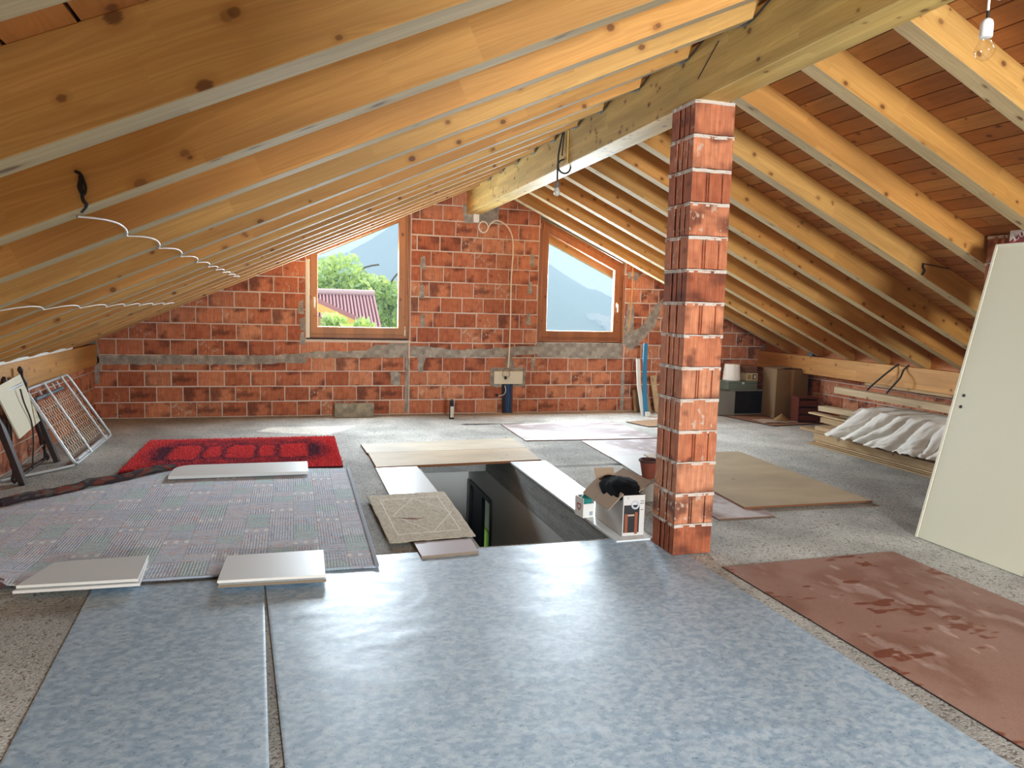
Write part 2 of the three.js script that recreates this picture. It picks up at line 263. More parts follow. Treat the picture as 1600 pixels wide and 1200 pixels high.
// ---- brick walls
const WIN = [{ x0: 0.172, x1: 1.548 }, { x0: 3.418, x1: 4.775 }], SILL = 1.04;
const rowsY = (() => { const r = [0, 0.2, 0.4, 0.602, 0.802, 1.004]; while (r[r.length - 1] < 3.3) r.push(r[r.length - 1] + 0.211); return r; })();
{
  const w = struct('wall_back'), s = new THREE.Shape(), sl = (x) => roofY(x, 3.33);
  s.moveTo(-2.7, -0.3); s.lineTo(7.6, -0.3); s.lineTo(7.6, sl(7.6)); s.lineTo(RX, 3.33); s.lineTo(-2.7, sl(-2.7)); s.closePath();
  for (const q of WIN) { const h = new THREE.Path(); h.moveTo(q.x0, SILL); h.lineTo(q.x0, sl(q.x0) - 0.02); h.lineTo(q.x1, sl(q.x1) - 0.02); h.lineTo(q.x1, SILL); h.closePath(); s.holes.push(h); }
  const core = new THREE.ExtrudeGeometry(s, { depth: 0.3, bevelEnabled: false }); core.translate(0, 0, ZB - 0.305); boxUV(core, { su: 1.2, sv: 1.2 });
  part('mortar', core, M.mortarPale, w);
  const list = [];
  rowsY.slice(0, -1).forEach((y0, i) => {
    const y1 = rowsY[i + 1], above = y0 >= 1.0, segs = above ? [[-2.42, WIN[0].x0 - 0.005], [WIN[0].x1 + 0.012, WIN[1].x0 - 0.008], [WIN[1].x1 + 0.008, 7.4]] : [[-2.42, 1.548], [1.556, 4.80], [4.808, 7.4]];
    for (const [a, b] of segs) {
      let x = a - (i % 2 ? 0.16 : 0.0) - (a > 1 ? 0.03 * (i % 3) : 0.02 * (i % 2));
      while (x < b - 0.02) {
        const L = 0.312 + rr(-0.012, 0.012), x0 = Math.max(a, x) + 0.005, x1 = Math.min(b, x + L) - 0.005; x += L;
        if (x1 - x0 < 0.03) continue;
        let p = [[x0, y0 + 0.006 + rr(0, 0.003)], [x1, y0 + 0.006 + rr(0, 0.003)], [x1, y1 - 0.006 + rr(-0.003, 0.002)], [x0, y1 - 0.006 + rr(-0.003, 0.002)]];
        p = clipPoly(p, SL, 1, 3.30 + SL * RX); p = clipPoly(p, -SL, 1, 3.30 - SL * RX);
        if (p.length < 3) continue;
        const area = Math.abs(p.reduce((t, q, k) => { const n = p[(k + 1) % p.length]; return t + q[0] * n[1] - q[1] * n[0]; }, 0)) / 2; if (area < 0.002) continue;
        list.push({ p, y0, y1, x0, L, area: area * (x0 > 5.35 && y0 > 0.3 ? 0.6 : 1) * (x0 > 5.4 && x0 < 6.1 ? 0.3 : 1) });
      }
    }
  });
  const keep = new Set([...list].sort((a, b) => b.area - a.area).slice(0, 300)), rest = [];
  for (const b of list) {
    const cell = Math.floor(R() * 16), g = slabGeo(b.p, 0.03 + rr(-0.003, 0.003), 0.005, [rr(-0.01, 0.01), rr(-0.012, 0.012)], brickUV(b.x0, b.y0, b.L, b.y1 - b.y0, cell)); g.translate(0, 0, ZB - 0.03);
    if (keep.has(b)) part('brick', g, M.brick[Math.floor(R() * 4)], w); else rest.push(g);
  }
  if (rest.length) { const o = part('small_bricks', mergeGeometries(rest), M.brick[1], w); o.userData.kind = 'stuff'; }
  // trowelled mortar: chases filled with mortar, a band and patches that stand a little proud
  const patch = (pts, d = 0.012, jag = 0.012) => {
    const sh = new THREE.Shape(), o = []; pts.forEach((p, i) => { const q = pts[(i + 1) % pts.length], n = Math.max(1, Math.round(Math.hypot(q[0] - p[0], q[1] - p[1]) / 0.06)); for (let k = 0; k < n; k++) o.push([mix(p[0], q[0], k / n) + rr(-jag, jag), mix(p[1], q[1], k / n) + rr(-jag, jag)]); });
    o.forEach((p, i) => (i ? sh.lineTo(...p) : sh.moveTo(...p))); const g = new THREE.ExtrudeGeometry(sh, { depth: d, bevelEnabled: true, bevelSize: 0.004, bevelThickness: 0.004, bevelSegments: 1 }); g.translate(0, 0, ZB - 0.006); return part('mortar_patch', boxUV(g, { su: 2, sv: 2 }), M.mortar, w);
  };
  patch([[-2.34, 0.69], [-0.9, 0.69], [0.17, 0.72], [0.17, 0.84], [-0.6, 0.80], [-2.34, 0.80]]);
  patch([[0.18, 0.78], [0.8, 0.79], [1.53, 0.80], [1.53, 0.99], [1.1, 0.97], [0.95, 0.88], [0.18, 0.86]]);
  patch([[1.57, 0.81], [2.2, 0.80], [3.3, 0.84], [3.41, 0.87], [3.41, 0.98], [2.9, 0.94], [2.2, 0.9], [1.8, 0.95], [1.57, 0.96]]);
  patch([[3.42, 0.82], [4.76, 0.80], [4.78, 1.03], [3.42, 1.02]], 0.014, 0.006);
  patch([[4.79, 1.02], [4.92, 0.94], [5.06, 1.05], [5.30, 1.30], [5.42, 1.72], [5.27, 1.60], [5.12, 1.32], [4.95, 1.22], [4.93, 1.62], [4.83, 1.62]]);
  patch([[2.28, 2.68], [2.78, 2.70], [2.79, 2.93], [2.28, 2.92]], 0.014, 0.008);
  patch([[2.73, 0.38], [3.24, 0.39], [3.24, 0.65], [3.06, 0.67], [3.04, 0.82], [2.96, 0.82], [2.95, 0.66], [2.73, 0.65]]);
  patch([[1.30, 0.42], [1.42, 0.40], [1.44, 0.58], [1.30, 0.59]], 0.008); patch([[1.50, 0.02], [1.545, 0.02], [1.545, 0.78], [1.505, 0.78]], 0.006, 0.006);
  patch([[1.68, 0.60], [1.75, 0.60], [1.77, 0.8], [1.66, 0.8]], 0.006); patch([[4.78, 0.02], [4.83, 0.02], [4.83, 0.58], [4.78, 0.58]], 0.006, 0.006); patch([[3.34, 0.62], [3.38, 0.62], [3.40, 0.8], [3.34, 0.8]], 0.006, 0.005);
  patch([[-2.40, 0.45], [-2.32, 0.45], [-2.30, 0.68], [-2.33, 0.98], [-2.40, 1.0]]);
  patch([[4.82, 2.0], [4.96, 1.98], [5.02, 2.06], [4.9, 2.1], [4.82, 2.1]], 0.014);
  for (const [x, y] of [[0.12, 1.22], [0.1, 1.45], [0.12, 1.04], [3.28, 1.8], [3.3, 2.2], [3.27, 1.35], [1.72, 2.1], [1.71, 1.7], [1.73, 1.3], [7.25, 0.96]]) patch([[x - 0.03, y - 0.07], [x + 0.04, y - 0.08], [x + 0.03, y + 0.1], [x - 0.02, y + 0.08]], 0.006, 0.008);
}
function kneeWall(name, x, face, zA, zB2, rows) { // low brick side walls below the timber plates
  const w = struct(name), s = face > 0 ? 1 : -1;
  part('mortar', box(0.28, 1.2, 13.6, { su: 1.2, sv: 1.2 }), M.mortarPale, w).position.set(x - s * 0.15, 0.3, -3.7);
  rows.forEach((y0, i) => {
    if (i === rows.length - 1) return; const y1 = rows[i + 1]; let z = zA - (i % 2) * 0.15;
    while (z < zB2) {
      const L = 0.312, cell = Math.floor(R() * 16), u0 = s > 0 ? -z - L : z;
      const g = slabGeo([[u0 + 0.005, y0 + 0.006], [u0 + L - 0.005, y0 + 0.006], [u0 + L - 0.005, y1 - 0.006], [u0 + 0.005, y1 - 0.006]], 0.028 + rr(-0.003, 0.003), 0.005, [0, 0], brickUV(u0, y0, L, y1 - y0, cell)).rotateY(s * Math.PI / 2);
      part('brick', g, M.brick[Math.floor(R() * 4)], w).position.x = x - s * 0.028; z += L;
    }
  });
}
kneeWall('wall_left', -2.36, 1, -10.27, -5.2, [0, 0.2, 0.4, 0.6, 0.68]);
kneeWall('wall_right', 7.35, -1, -10.27, -3.6, [0, 0.2, 0.4, 0.6, 0.68]);
{ // gable behind the camera, with its large opening
  const w = struct('wall_rear'), s = new THREE.Shape(), sl = (x) => roofY(x, 3.33);
  s.moveTo(-2.7, -0.3); s.lineTo(7.6, -0.3); s.lineTo(7.6, sl(7.6)); s.lineTo(RX, 3.33); s.lineTo(-2.7, sl(-2.7)); s.closePath();
  for (const x of [1.55]) { const h = new THREE.Path(); h.moveTo(x - 0.6, 0.98); h.lineTo(x - 0.6, 2.08); h.lineTo(x + 0.6, 2.08); h.lineTo(x + 0.6, 0.98); h.closePath(); s.holes.push(h); }
  part('mortar', boxUV(new THREE.ExtrudeGeometry(s, { depth: 0.3, bevelEnabled: false }).translate(0, 0, ZR), { su: 1.2, sv: 1.2 }), mat({ color: 0xa0603f, roughness: 0.9, bumpMap: T.mortarB, bumpScale: 0.01 }), w);
}
{ // unseen baffle added behind the camera, left: blocks rear light from near left rafters
  const w = struct('added_light_baffle'), s = new THREE.Shape(); s.moveTo(-2.4, 0); s.lineTo(-2.0, 0); s.lineTo(-2.0, 1.12); s.lineTo(1.2, 1.3); s.lineTo(1.2, roofY(1.2, 3.1)); s.lineTo(-2.4, roofY(-2.4, 3.1)); s.closePath();
  part('panel', boxUV(new THREE.ExtrudeGeometry(s, { depth: 0.1, bevelEnabled: false }).translate(0, 0, 1.2)), M.plaster, w);
}
{ // ceiling: boards on rafters
  const c = struct('ceiling'), Z0 = -11.05, Z1 = ZR + 0.3;
  for (const sgn of [-1, 1]) {
    for (let i = 0; i < 40; i++) {
      const d = (i + 0.5) * 0.134, xm = RX + sgn * d * COS, ym = 3.327 - d * Math.sin(ANG) + 0.011;
      const cuts = [Z0]; if (sgn > 0 || i > 30) { let z = Z0 + rr(0.5, 4.2); while (z < Z1 - 1.5) { cuts.push(z); z += rr(3.4, 4.6); } } else cuts.push(rr(-3.4, -0.4)); cuts.push(Z1);
      for (let k = 0; k + 1 < cuts.length; k++) {
        const L = cuts[k + 1] - cuts[k] - 0.003, g = box(0.1265, 0.022, L, { su: 1 / 2.4, sv: 1 / 0.54, long: 'z', off: [R() * 5, Math.floor(R() * 4) * 0.135] });
        const o = part('board', g, M.board[Math.floor(R() * 4)], c); at(o, xm, ym, (cuts[k] + cuts[k + 1]) / 2, 0, 0, sgn > 0 ? -ANG : ANG);
      }
    }
  }
  const LEN = 5.62, rg = [0, 1, 2, 3].map((k) => rbox(LEN, 0.182, 0.112, 0.004, { ...WU, off: [k * 0.83, k * 0.155] }));
  const raft = (sgn, zNear, k) => { // zNear: the edge towards the camera
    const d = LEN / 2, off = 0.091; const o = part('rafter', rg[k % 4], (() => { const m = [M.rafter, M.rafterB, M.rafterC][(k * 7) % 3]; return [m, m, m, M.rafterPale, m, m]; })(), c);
    at(o, RX + sgn * d * COS + 0, 3.127 - d * Math.sin(ANG) + off / COS, zNear - 0.056, 0, 0, sgn > 0 ? -ANG : ANG);
  };
  [2.3, 1.65, 1.0, 0.35, -0.3, -0.95, -1.597, -2.245, -2.887, -3.541, -4.206, -4.865, -5.508, -6.045, -6.62, -7.22, -7.81, -8.4, -8.98, -9.55, -10.85].forEach((z, k) => raft(-1, z, k));
  [2.05, 1.35, 0.65, -0.1, -0.85, -1.58, -2.3, -3.014, -3.703, -4.42, -5.13, -5.85, -6.42, -7.03, -7.66, -8.28, -8.9, -9.53, -10.85].forEach((z, k) => raft(1, z, k + 2));
  for (const x of [-2.47, 7.29]) part('eaves_board', box(0.04, 0.4, 13.2, { su: 1 / 2.4, sv: 1 / 0.54, long: 'z' }), M.board[1], c).position.set(x, 1.13, -3.9);
  const roof = part('roof', flat([-1, 1].map((s) => box(5.9, 0.12, Z1 - Z0 + 0.04).rotateZ(s > 0 ? -ANG : ANG).translate(RX + s * 2.95 * COS, 3.327 - 2.95 * Math.sin(ANG) + 0.085 / COS, (Z0 + Z1) / 2))), mat({ color: 0x6b5240 })); roof.userData.kind = 'structure';
}
{ // ridge beam and wall plates
  const b = thing('ridge_beam', 'massive glued timber ridge beam running from the gable wall over the brick pillar', 'beam');
  part('timber', rbox(0.2, 0.335, 13.3, 0.006, { ...WU, long: 'z' }), M.beam, b).position.set(2.425, 2.9675, -3.8);
  part('seam_strip', rbox(0.012, 0.31, 0.05, 0.003, { ...WU, long: 'y' }), M.beam, b).position.set(2.322, 2.965, -6.32);
  part('scarf_joint', tr(box(0.004, 0.26, 0.006).rotateX(0.95), 2.3245, 3.0, -4.0), M.black, b);
  const l = thing('wall_plate', 'heavy timber wall plate under the rafters along the left knee wall', 'beam');
  part('timber', rbox(0.24, 0.26, 13.2, 0.006, { ...WU, long: 'z' }), M.rafterB, l).position.set(-2.45, 0.81, -3.7);
  part('batten', rbox(0.07, 0.03, 2.2, 0.004), M.white, l, 'pale batten lying on the plate').position.set(-2.37, 0.955, -8.15);
  const r = thing('wall_plate', 'heavy timber wall plate under the rafters behind the lumber pile on the right', 'beam');
  part('timber', rbox(0.24, 0.26, 13.2, 0.006, { ...WU, long: 'z', off: [1.2, 0.1] }), M.rafterC, r).position.set(7.27, 0.81, -3.7);
  part('batten', rbox(0.03, 0.035, 3.4, 0.004, { ...WU, long: 'z' }), M.plank[1], r).position.set(7.135, 0.665, -6.2);
}
// ---- windows: trapezoid, brown timber
function trap(x0, x1, y0, inset, zt) { const t = (x) => roofY(x, zt) - inset * 1.1; return [[x0 + inset, y0 + inset], [x1 - inset, y0 + inset], [x1 - inset, t(x1 - inset)], [x0 + inset, t(x0 + inset)]]; }
function ring(outer, inner, depth, bev = 0.004) { const s = new THREE.Shape(outer.map((p) => new THREE.Vector2(...p))); s.holes.push(new THREE.Path([...inner].reverse().map((p) => new THREE.Vector2(...p)))); return boxUV(new THREE.ExtrudeGeometry(s, { depth, bevelEnabled: true, bevelSize: bev, bevelThickness: bev, bevelSegments: 1 }), { ...WU, long: 'y' }); }
WIN.forEach((q, i) => {
  const w = struct('window_' + (i + 1)), { x0, x1 } = q, zt = 3.285, y0 = 1.05, z = ZB - 0.02;
  const A = trap(x0, x1, y0, 0.006, zt), B = trap(x0, x1, y0, 0.07, zt), C = trap(x0, x1, y0, 0.145, zt);
  part('frame', ring(A, B, 0.07), i ? M.winDark : M.winWood, w).position.z = z - 0.11;
  part('sash', ring(trap(x0, x1, y0, 0.058, zt), C, 0.06, 0.006), i ? M.winDark : M.winWood, w).position.z = z - 0.09;
  const gs = new THREE.Shape(trap(x0, x1, y0, 0.135, zt).map((p) => new THREE.Vector2(...p)));
  part('pane', new THREE.ShapeGeometry(gs), M.glass, w).position.z = z - 0.06;
  const hx = i ? x1 - 0.105 : x0 + 0.105;
  part('handle', flat([rbox(0.026, 0.07, 0.012).translate(0, 0, 0.006), rod([0, 0, 0.01], [0, 0, 0.05], 0.008), rbox(0.018, 0.12, 0.014).translate(0, -0.05, 0.052)]), M.cream, w).position.set(hx, i ? 1.60 : 1.56, z - 0.022);
  part('hinge', flat([rod([0, 0, 0], [0, 0.09, 0], 0.011), rod([0, 0.1, 0], [0, 0.13, 0], 0.008)]), M.cream, w).position.set(i ? x0 + 0.05 : x1 - 0.055, 1.09, z - 0.02);
  part('sill', rbox(x1 - x0 + 0.01, 0.03, 0.2, 0.004, { ...WU }), i ? M.winDark : mat({ color: 0x4a2a1c, roughness: 0.7 }), w).position.set((x0 + x1) / 2, SILL + 0.001, z - 0.085);
  // timber linings at the jambs
  part('trim', rbox(0.05, roofY(x0) - SILL - 0.02, 0.05, 0.004, { ...WU, long: 'y' }), i ? M.winDark : M.cream, w, i ? undefined : 'pale batten at the left jamb').position.set(x0 + 0.02, (roofY(x0) + SILL) / 2, z + 0.0);
  part('trim', rbox(0.022, roofY(x1) - SILL + (i ? -0.02 : 0.02), 0.04, 0.004, { ...WU, long: 'y' }), M.winDark, w).position.set(x1 - 0.008, (roofY(x1) + SILL) / 2, z + 0.006);
});

// ---------------------------------------------------------------- pillars
function pillar(name, label, x0, zF, w, d, courses, top, open) {
  const t = thing(name, label, 'pillar', [x0, 0, zF]);
  const groove = (pts, a, b, n, ps, dep) => { // run from a to b with grooves at fractions ps, cut by dep along n
    for (const [f, wd] of ps) { const L = Math.hypot(b[0] - a[0], b[1] - a[1]), e = [(b[0] - a[0]) / L, (b[1] - a[1]) / L]; for (const [s, k] of [[-1, 0], [-0.7, 1], [0.7, 1], [1, 0]]) pts.push([a[0] + (b[0] - a[0]) * f + e[0] * s * wd / 2 + n[0] * k * dep, a[1] + (b[1] - a[1]) * f + e[1] * s * wd / 2 + n[1] * k * dep]); }
  };
  for (let i = 0; i < courses; i++) {
    const h = top / courses, odd = i % 2 === 1 && i < courses - 1, j = () => rr(-0.003, 0.003), a = [j(), j()], b = [w + j(), j()], c = [w + j(), -d + j()], e = [j(), -d + j()], pts = [];
    pts.push(a); if (odd) groove(pts, a, b, [0, -1], [[0.36, 0.012], [0.42, 0.010], [0.76, 0.012]], 0.014); else groove(pts, a, b, [0, -1], [], 0);
    pts.push(b); groove(pts, b, c, [-1, 0], [[0.33, 0.02], [0.67, 0.02]], 0.014); pts.push(c); pts.push(e);
    groove(pts, e, a, [1, 0], odd ? [[0.3, 0.022], [0.62, 0.022]] : [[0.36, 0.026], [0.56, 0.014], [0.78, 0.012]], 0.018);
    const sh = new THREE.Shape(pts.map(([x, z]) => new THREE.Vector2(x, z))), g = new THREE.ExtrudeGeometry(sh, { depth: h - 0.018, bevelEnabled: true, bevelSize: -0.003, bevelOffset: 0, bevelThickness: 0.003, bevelSegments: 1 });
    g.rotateX(-Math.PI / 2); g.scale(1, 1, -1); { const idx = g.index, P = g.attributes.position; if (!idx) for (let k = 0; k < P.count; k += 3) for (let q = 0; q < 3; q++) { const A = P.array, t2 = A[(k + 1) * 3 + q]; A[(k + 1) * 3 + q] = A[(k + 2) * 3 + q]; A[(k + 2) * 3 + q] = t2; } g.computeVertexNormals(); }
    const P = g.attributes.position, N = g.attributes.normal, uv = new Float32Array(P.count * 2), cf = Math.floor(R() * 16), cs = Math.floor(R() * 16);
    for (let k = 0; k < P.count; k++) { const side = Math.abs(N.getX(k)) > 0.7, u = side ? clamp(-P.getZ(k) / d) : clamp(P.getX(k) / w), f = brickUV(0, 0, 1, 1, side ? cs : cf); const q = f(u, clamp(P.getY(k) / h)); uv[2 * k] = q[0]; uv[2 * k + 1] = q[1]; }
    g.setAttribute('uv', new THREE.BufferAttribute(uv, 2));
    part('brick', g, M.brick[Math.floor(R() * 4)], t).position.y = i * h + 0.013;
    // the joint: an uneven ribbon of squeezed mortar
    const out = [], ring2 = [[0, 0], [w, 0], [w, -d], [0, -d]]; ring2.forEach((p, k) => { const q = ring2[(k + 1) % 4]; for (let m = 0; m < 9; m++) { const nx = [0, 1, 0, -1][k], nz = [1, 0, -1, 0][k], o = rr(-0.006, 0.003); out.push(new THREE.Vector2(mix(p[0], q[0], m / 9) + nx * o, mix(p[1], q[1], m / 9) + nz * o)); } });
    const mg = new THREE.ExtrudeGeometry(new THREE.Shape(out), { depth: 0.02, bevelEnabled: false }).rotateX(Math.PI / 2); boxUV(mg, { su: 3, sv: 3 });
    const P2 = mg.attributes.position; for (let k = 0; k < P2.count; k++) P2.setY(k, P2.getY(k) + 0.005 * (vn(P2.getX(k) * 40 + i * 7, P2.getZ(k) * 40) - 0.5)); mg.computeVertexNormals();
    part('mortar_joint', mg, M.mortarPale, t).position.y = (i + 1) * h + 0.006;
  }
  return t;
}
pillar('brick_pillar', 'free-standing hollow-brick pillar carrying the ridge beam beside the stair hole', 2.297, -4.07, 0.272, 0.295, 14, 2.794);
pillar('brick_pillar', 'brick pillar mostly hidden behind the leaning cream door at the right', 4.94, -4.10, 0.27, 0.27, 11, 2.15);

// ---------------------------------------------------------------- outside: garden, neighbour's house, trees, mountain
{
  const gp = [], gi = []; [[-11.5, -5.2], [-70, -5.2], [-160, -26], [-420, -52], [-960, -62]].forEach(([z, y]) => gp.push(-500, y, z, 700, y, z)); for (let i = 0; i < 4; i++) gi.push(2 * i, 2 * i + 1, 2 * i + 3, 2 * i, 2 * i + 3, 2 * i + 2);
  const g = new THREE.BufferGeometry(); g.setAttribute('position', new THREE.Float32BufferAttribute(gp, 3)); g.setIndex(gi); g.computeVertexNormals(); const o = part('ground', boxUV(g), mat({ color: 0x6f8a58, roughness: 1 })); o.userData.kind = 'structure';
  // the mountain: rows of a ridge surface, hazy blue-green forest
  const prof = [[-0.6, 0.0], [-0.2, 0.03], [0.0, 0.05], [0.0705, 0.0655], [0.137, 0.108], [0.2, 0.14], [0.26, 0.125], [0.345, 0.059], [0.393, 0.032], [0.446, 0.006], [0.52, -0.004], [0.9, 0.02]], D = 1600;
  const hgt = (a) => { for (let i = 0; i + 1 < prof.length; i++) if (a <= prof[i + 1][0]) return mix(prof[i][1], prof[i + 1][1], clamp((a - prof[i][0]) / (prof[i + 1][0] - prof[i][0]))); return 0.02; };
  const nu = 160, nv = 24, P = [], I = [], U = [], surf = (a, t) => { const i = (a + 0.5) / 1.3 * nu, j = t * nv; return [a * D, -60 + (1.55 + D * hgt(a) + 60) * Math.pow(t, 1.15) + 26 * (fbm(i * 0.12, j * 0.3, 256, 256, 4) - 0.5) * Math.min(1, 2 * t) + 4 * (vn(i * 0.8, j * 2) - 0.5), -D + 650 * (1 - t)]; };
  for (let j = 0; j <= nv; j++) for (let i = 0; i <= nu; i++) { const a = -0.5 + 1.3 * i / nu; P.push(...surf(a, j / nv)); U.push(a * 12, j / nv * 5); }
  for (let j = 0; j < nv; j++) for (let i = 0; i < nu; i++) { const k = j * (nu + 1) + i; I.push(k, k + 1, k + nu + 2, k, k + nu + 2, k + nu + 1); }
  const m = new THREE.BufferGeometry(); m.setAttribute('position', new THREE.Float32BufferAttribute(P, 3)); m.setAttribute('uv', new THREE.Float32BufferAttribute(U, 2)); m.setIndex(I); m.computeVertexNormals();
  const mt = part('mountain', m, mat({ map: tex(256, 256, (u, v) => { const n = fbm(u * 20, v * 20, 20, 20, 4); return mix3([66, 92, 66], [104, 122, 92], n); }), roughness: 1 })); mt.userData.kind = 'structure';
  // houses of the valley, a pale strip at the foot of the slope
  const r = rng(5), hs = []; for (let i = 0; i < 240; i++) { const p = surf(rr(0.28, 0.52, r), 0.04 + r() * 0.2); hs.push(new THREE.BoxGeometry(rr(7, 18, r), rr(6, 13, r), rr(8, 14, r)).translate(p[0], p[1] + 3, p[2])); }
  const town = part('valley_houses', boxUV(mergeGeometries(hs)), mat({ color: 0xd9cdbb, roughness: 1 })); town.userData.kind = 'stuff'; tag(town, 'far pale houses of the valley below the mountain', 'houses');
}
{ // neighbour's house beyond the left window
  const h = thing('neighbour_house', 'neighbouring house with a reddish tiled roof and yellow timber eaves beyond the left window', 'house');
  const tile = mat({ color: 0xa8787a, roughness: 0.85 }), D = 27;
  // main roof plane: ridge along x, falling towards us
  const zr = -30, yr = 1.82, ze = -23.5, ye = -0.72, L0 = -6, L1 = 3.07, R1 = 2.95;
  const under = new THREE.BufferGeometry(); under.setAttribute('position', new THREE.Float32BufferAttribute([L0, yr - 0.06, zr, L1, yr - 0.06, zr, L0, ye - 0.06, ze, L1, yr - 0.06, zr, R1, ye - 0.06, ze, L0, ye - 0.06, ze], 3)); under.computeVertexNormals();
  part('roof', boxUV(under), mat({ color: 0x7c5858 }), h).material.side = THREE.DoubleSide;
  const rows = [], len = Math.hypot(ze - zr, ye - yr), n = 72; for (let i = 0; i < n; i++) { const f = i / (n - 1), a = [mix(L0, L1, f), yr, zr], b = [mix(L0, R1, f), ye, ze]; rows.push(rod(a, b, 0.045, 6)); }
  part('tile_row', mergeGeometries(rows), tile, h).userData.kind = 'stuff';
  part('ridge_cap', rod([L0, yr + 0.05, zr], [L1 + 0.05, yr + 0.05, zr], 0.14, 8), mat({ color: 0xc0a4a0 }), h);
  part('wall', box(9.6, 5, 6), mat({ color: 0xd8b08a, roughness: 0.9 }), h).position.set(-1.95, -4.0, -27.2);
  // the nearer gable: verge board coming down to the right
  const gv = (x0, y0, x1, y1, z, w2, d2, m) => { const g = bar([x0, y0, z], [x1, y1, z], d2, w2); return [g, m]; };
  part('verge_roof', box(3.3, 0.12, 2.4).rotateZ(-0.424).translate(0.3, 1.68, -20.6), tile, h);
  part('verge_board', box(3.3, 0.2, 0.08).rotateZ(-0.424).translate(0.26, 1.53, -19.36), mat({ color: 0xe0b060, roughness: 0.6 }), h);
  part('gable_wall', slabGeo([[-3, -3], [1.2, -3], [1.2, 0.9], [0.2, 1.35], [-3, 1.35]], 0.1), mat({ color: 0xe2b48c, roughness: 0.9 }), h).position.set(0, 0, -20.2);
  part('shutter', rbox(1.0, 0.55, 0.06), mat({ color: 0x8d8790 }), h).position.set(0.75, 0.45, -20.06);
}
function foliage(n, cs, seed, size) {
  const leaf = new THREE.BufferGeometry(); leaf.setAttribute('position', new THREE.Float32BufferAttribute([0, -1, 0, 0.55, 0, 0.12, 0, 1, 0, 0, -1, 0, 0, 1, 0, -0.55, 0, 0.12], 3)); leaf.computeVertexNormals(); boxUV(leaf);
  const m = new THREE.InstancedMesh(leaf, phys({ color: 0xffffff, roughness: 0.9, transmission: 0.5, thickness: 0, side: THREE.DoubleSide }), n), r = rng(seed), q = new THREE.Quaternion(), e = new THREE.Euler(), M4 = new THREE.Matrix4(), c = new THREE.Color();
  for (let i = 0; i < n; i++) {
    const k = cs[Math.floor(r() * cs.length)]; let x, y, z; do { x = rr(-1, 1, r); y = rr(-1, 1, r); z = rr(-1, 1, r); } while (x * x + y * y + z * z > 1);
    const w = Math.pow(Math.hypot(x, y, z), -0.35); e.set(rr(0, 6.3, r), rr(0, 6.3, r), rr(0, 6.3, r)); q.setFromEuler(e); const s = size * rr(0.6, 1.3, r);
    M4.compose(new THREE.Vector3(k[0] + x * w * k[3], k[1] + y * w * k[4], k[2] + z * w * k[3]), q, new THREE.Vector3(s, s, s)); m.setMatrixAt(i, M4);
    const t = r(); c.setRGB(mix(0.44, 0.74, t), mix(0.60, 0.84, t), mix(0.20, 0.34, r())); m.setColorAt(i, c);
  } return m;
}
function tree(label, x, z, ground, top, crown, n, seed, branches = []) {
  const t = thing('tree', label, 'tree', [x, ground, z]), bark = mat({ color: 0x5d5448, roughness: 1 });
  part('trunk', tube([[0, 0, 0], [0.1, (top - ground) * 0.5, 0], [0.0, top - ground, 0]], 0.16, 12, 7), bark, t);
  for (const b of branches) part('branch', tube(b, 0.05, 10, 5), bark, t);
  const f = foliage(n, crown.map(([cx, cy, cz, a, b]) => [cx, cy - ground, cz, a, b]), seed, 0.2); f.name = 'foliage'; f.userData.kind = 'stuff'; shade(f); t.add(f); return t;
}
tree('big pale-green leafy tree rising behind the tiled roof in the left window', 2.2, -42, -5, 3.2, [[-0.6, 2.6, 0, 1.3, 1.3], [0.5, 2.9, 0, 1.2, 1.3], [1.3, 2.1, 0.3, 1.2, 1.0], [0.1, 1.4, 0.5, 1.6, 0.9], [-0.6, 1.2, 0, 1.3, 1.0], [1.8, 1.2, 0, 1.0, 0.8], [-1.2, 1.8, 0, 1.2, 1.2]], 4200, 51, [[[0, 6, 0], [0.5, 7.6, 0], [1.6, 8.4, 0], [2.4, 8.6, 0.1]], [[0, 5.5, 0], [-0.4, 7.4, 0], [-0.2, 8.6, 0]]]);
tree('slim ivy-grown tree at the right side of the left window', 4.85, -42, -5, 2.9, [[-0.5, 2.3, 0, 0.9, 0.8], [0.5, 2.0, 0, 0.9, 0.7], [0, 1.2, 0, 0.5, 0.9], [1.1, 1.4, 0, 0.9, 0.8], [0, 0.2, 0, 0.35, 1.0], [0.9, 0.6, 0, 0.7, 0.6]], 2200, 52, [[[0, 6, 0], [0.4, 7.6, 0], [1.0, 8.4, 0]], [[0, 5.5, 0], [-0.5, 7, 0], [-1.0, 8.2, 0]]]);
tree('low yellow-green shrub in front of the gable beyond the left window', 1.35, -17.5, -5, 0.75, [[-0.45, 1.0, 0, 0.28, 0.22], [0.25, 0.9, 0, 0.3, 0.2], [-0.1, 0.75, 0, 0.35, 0.22]], 260, 53);

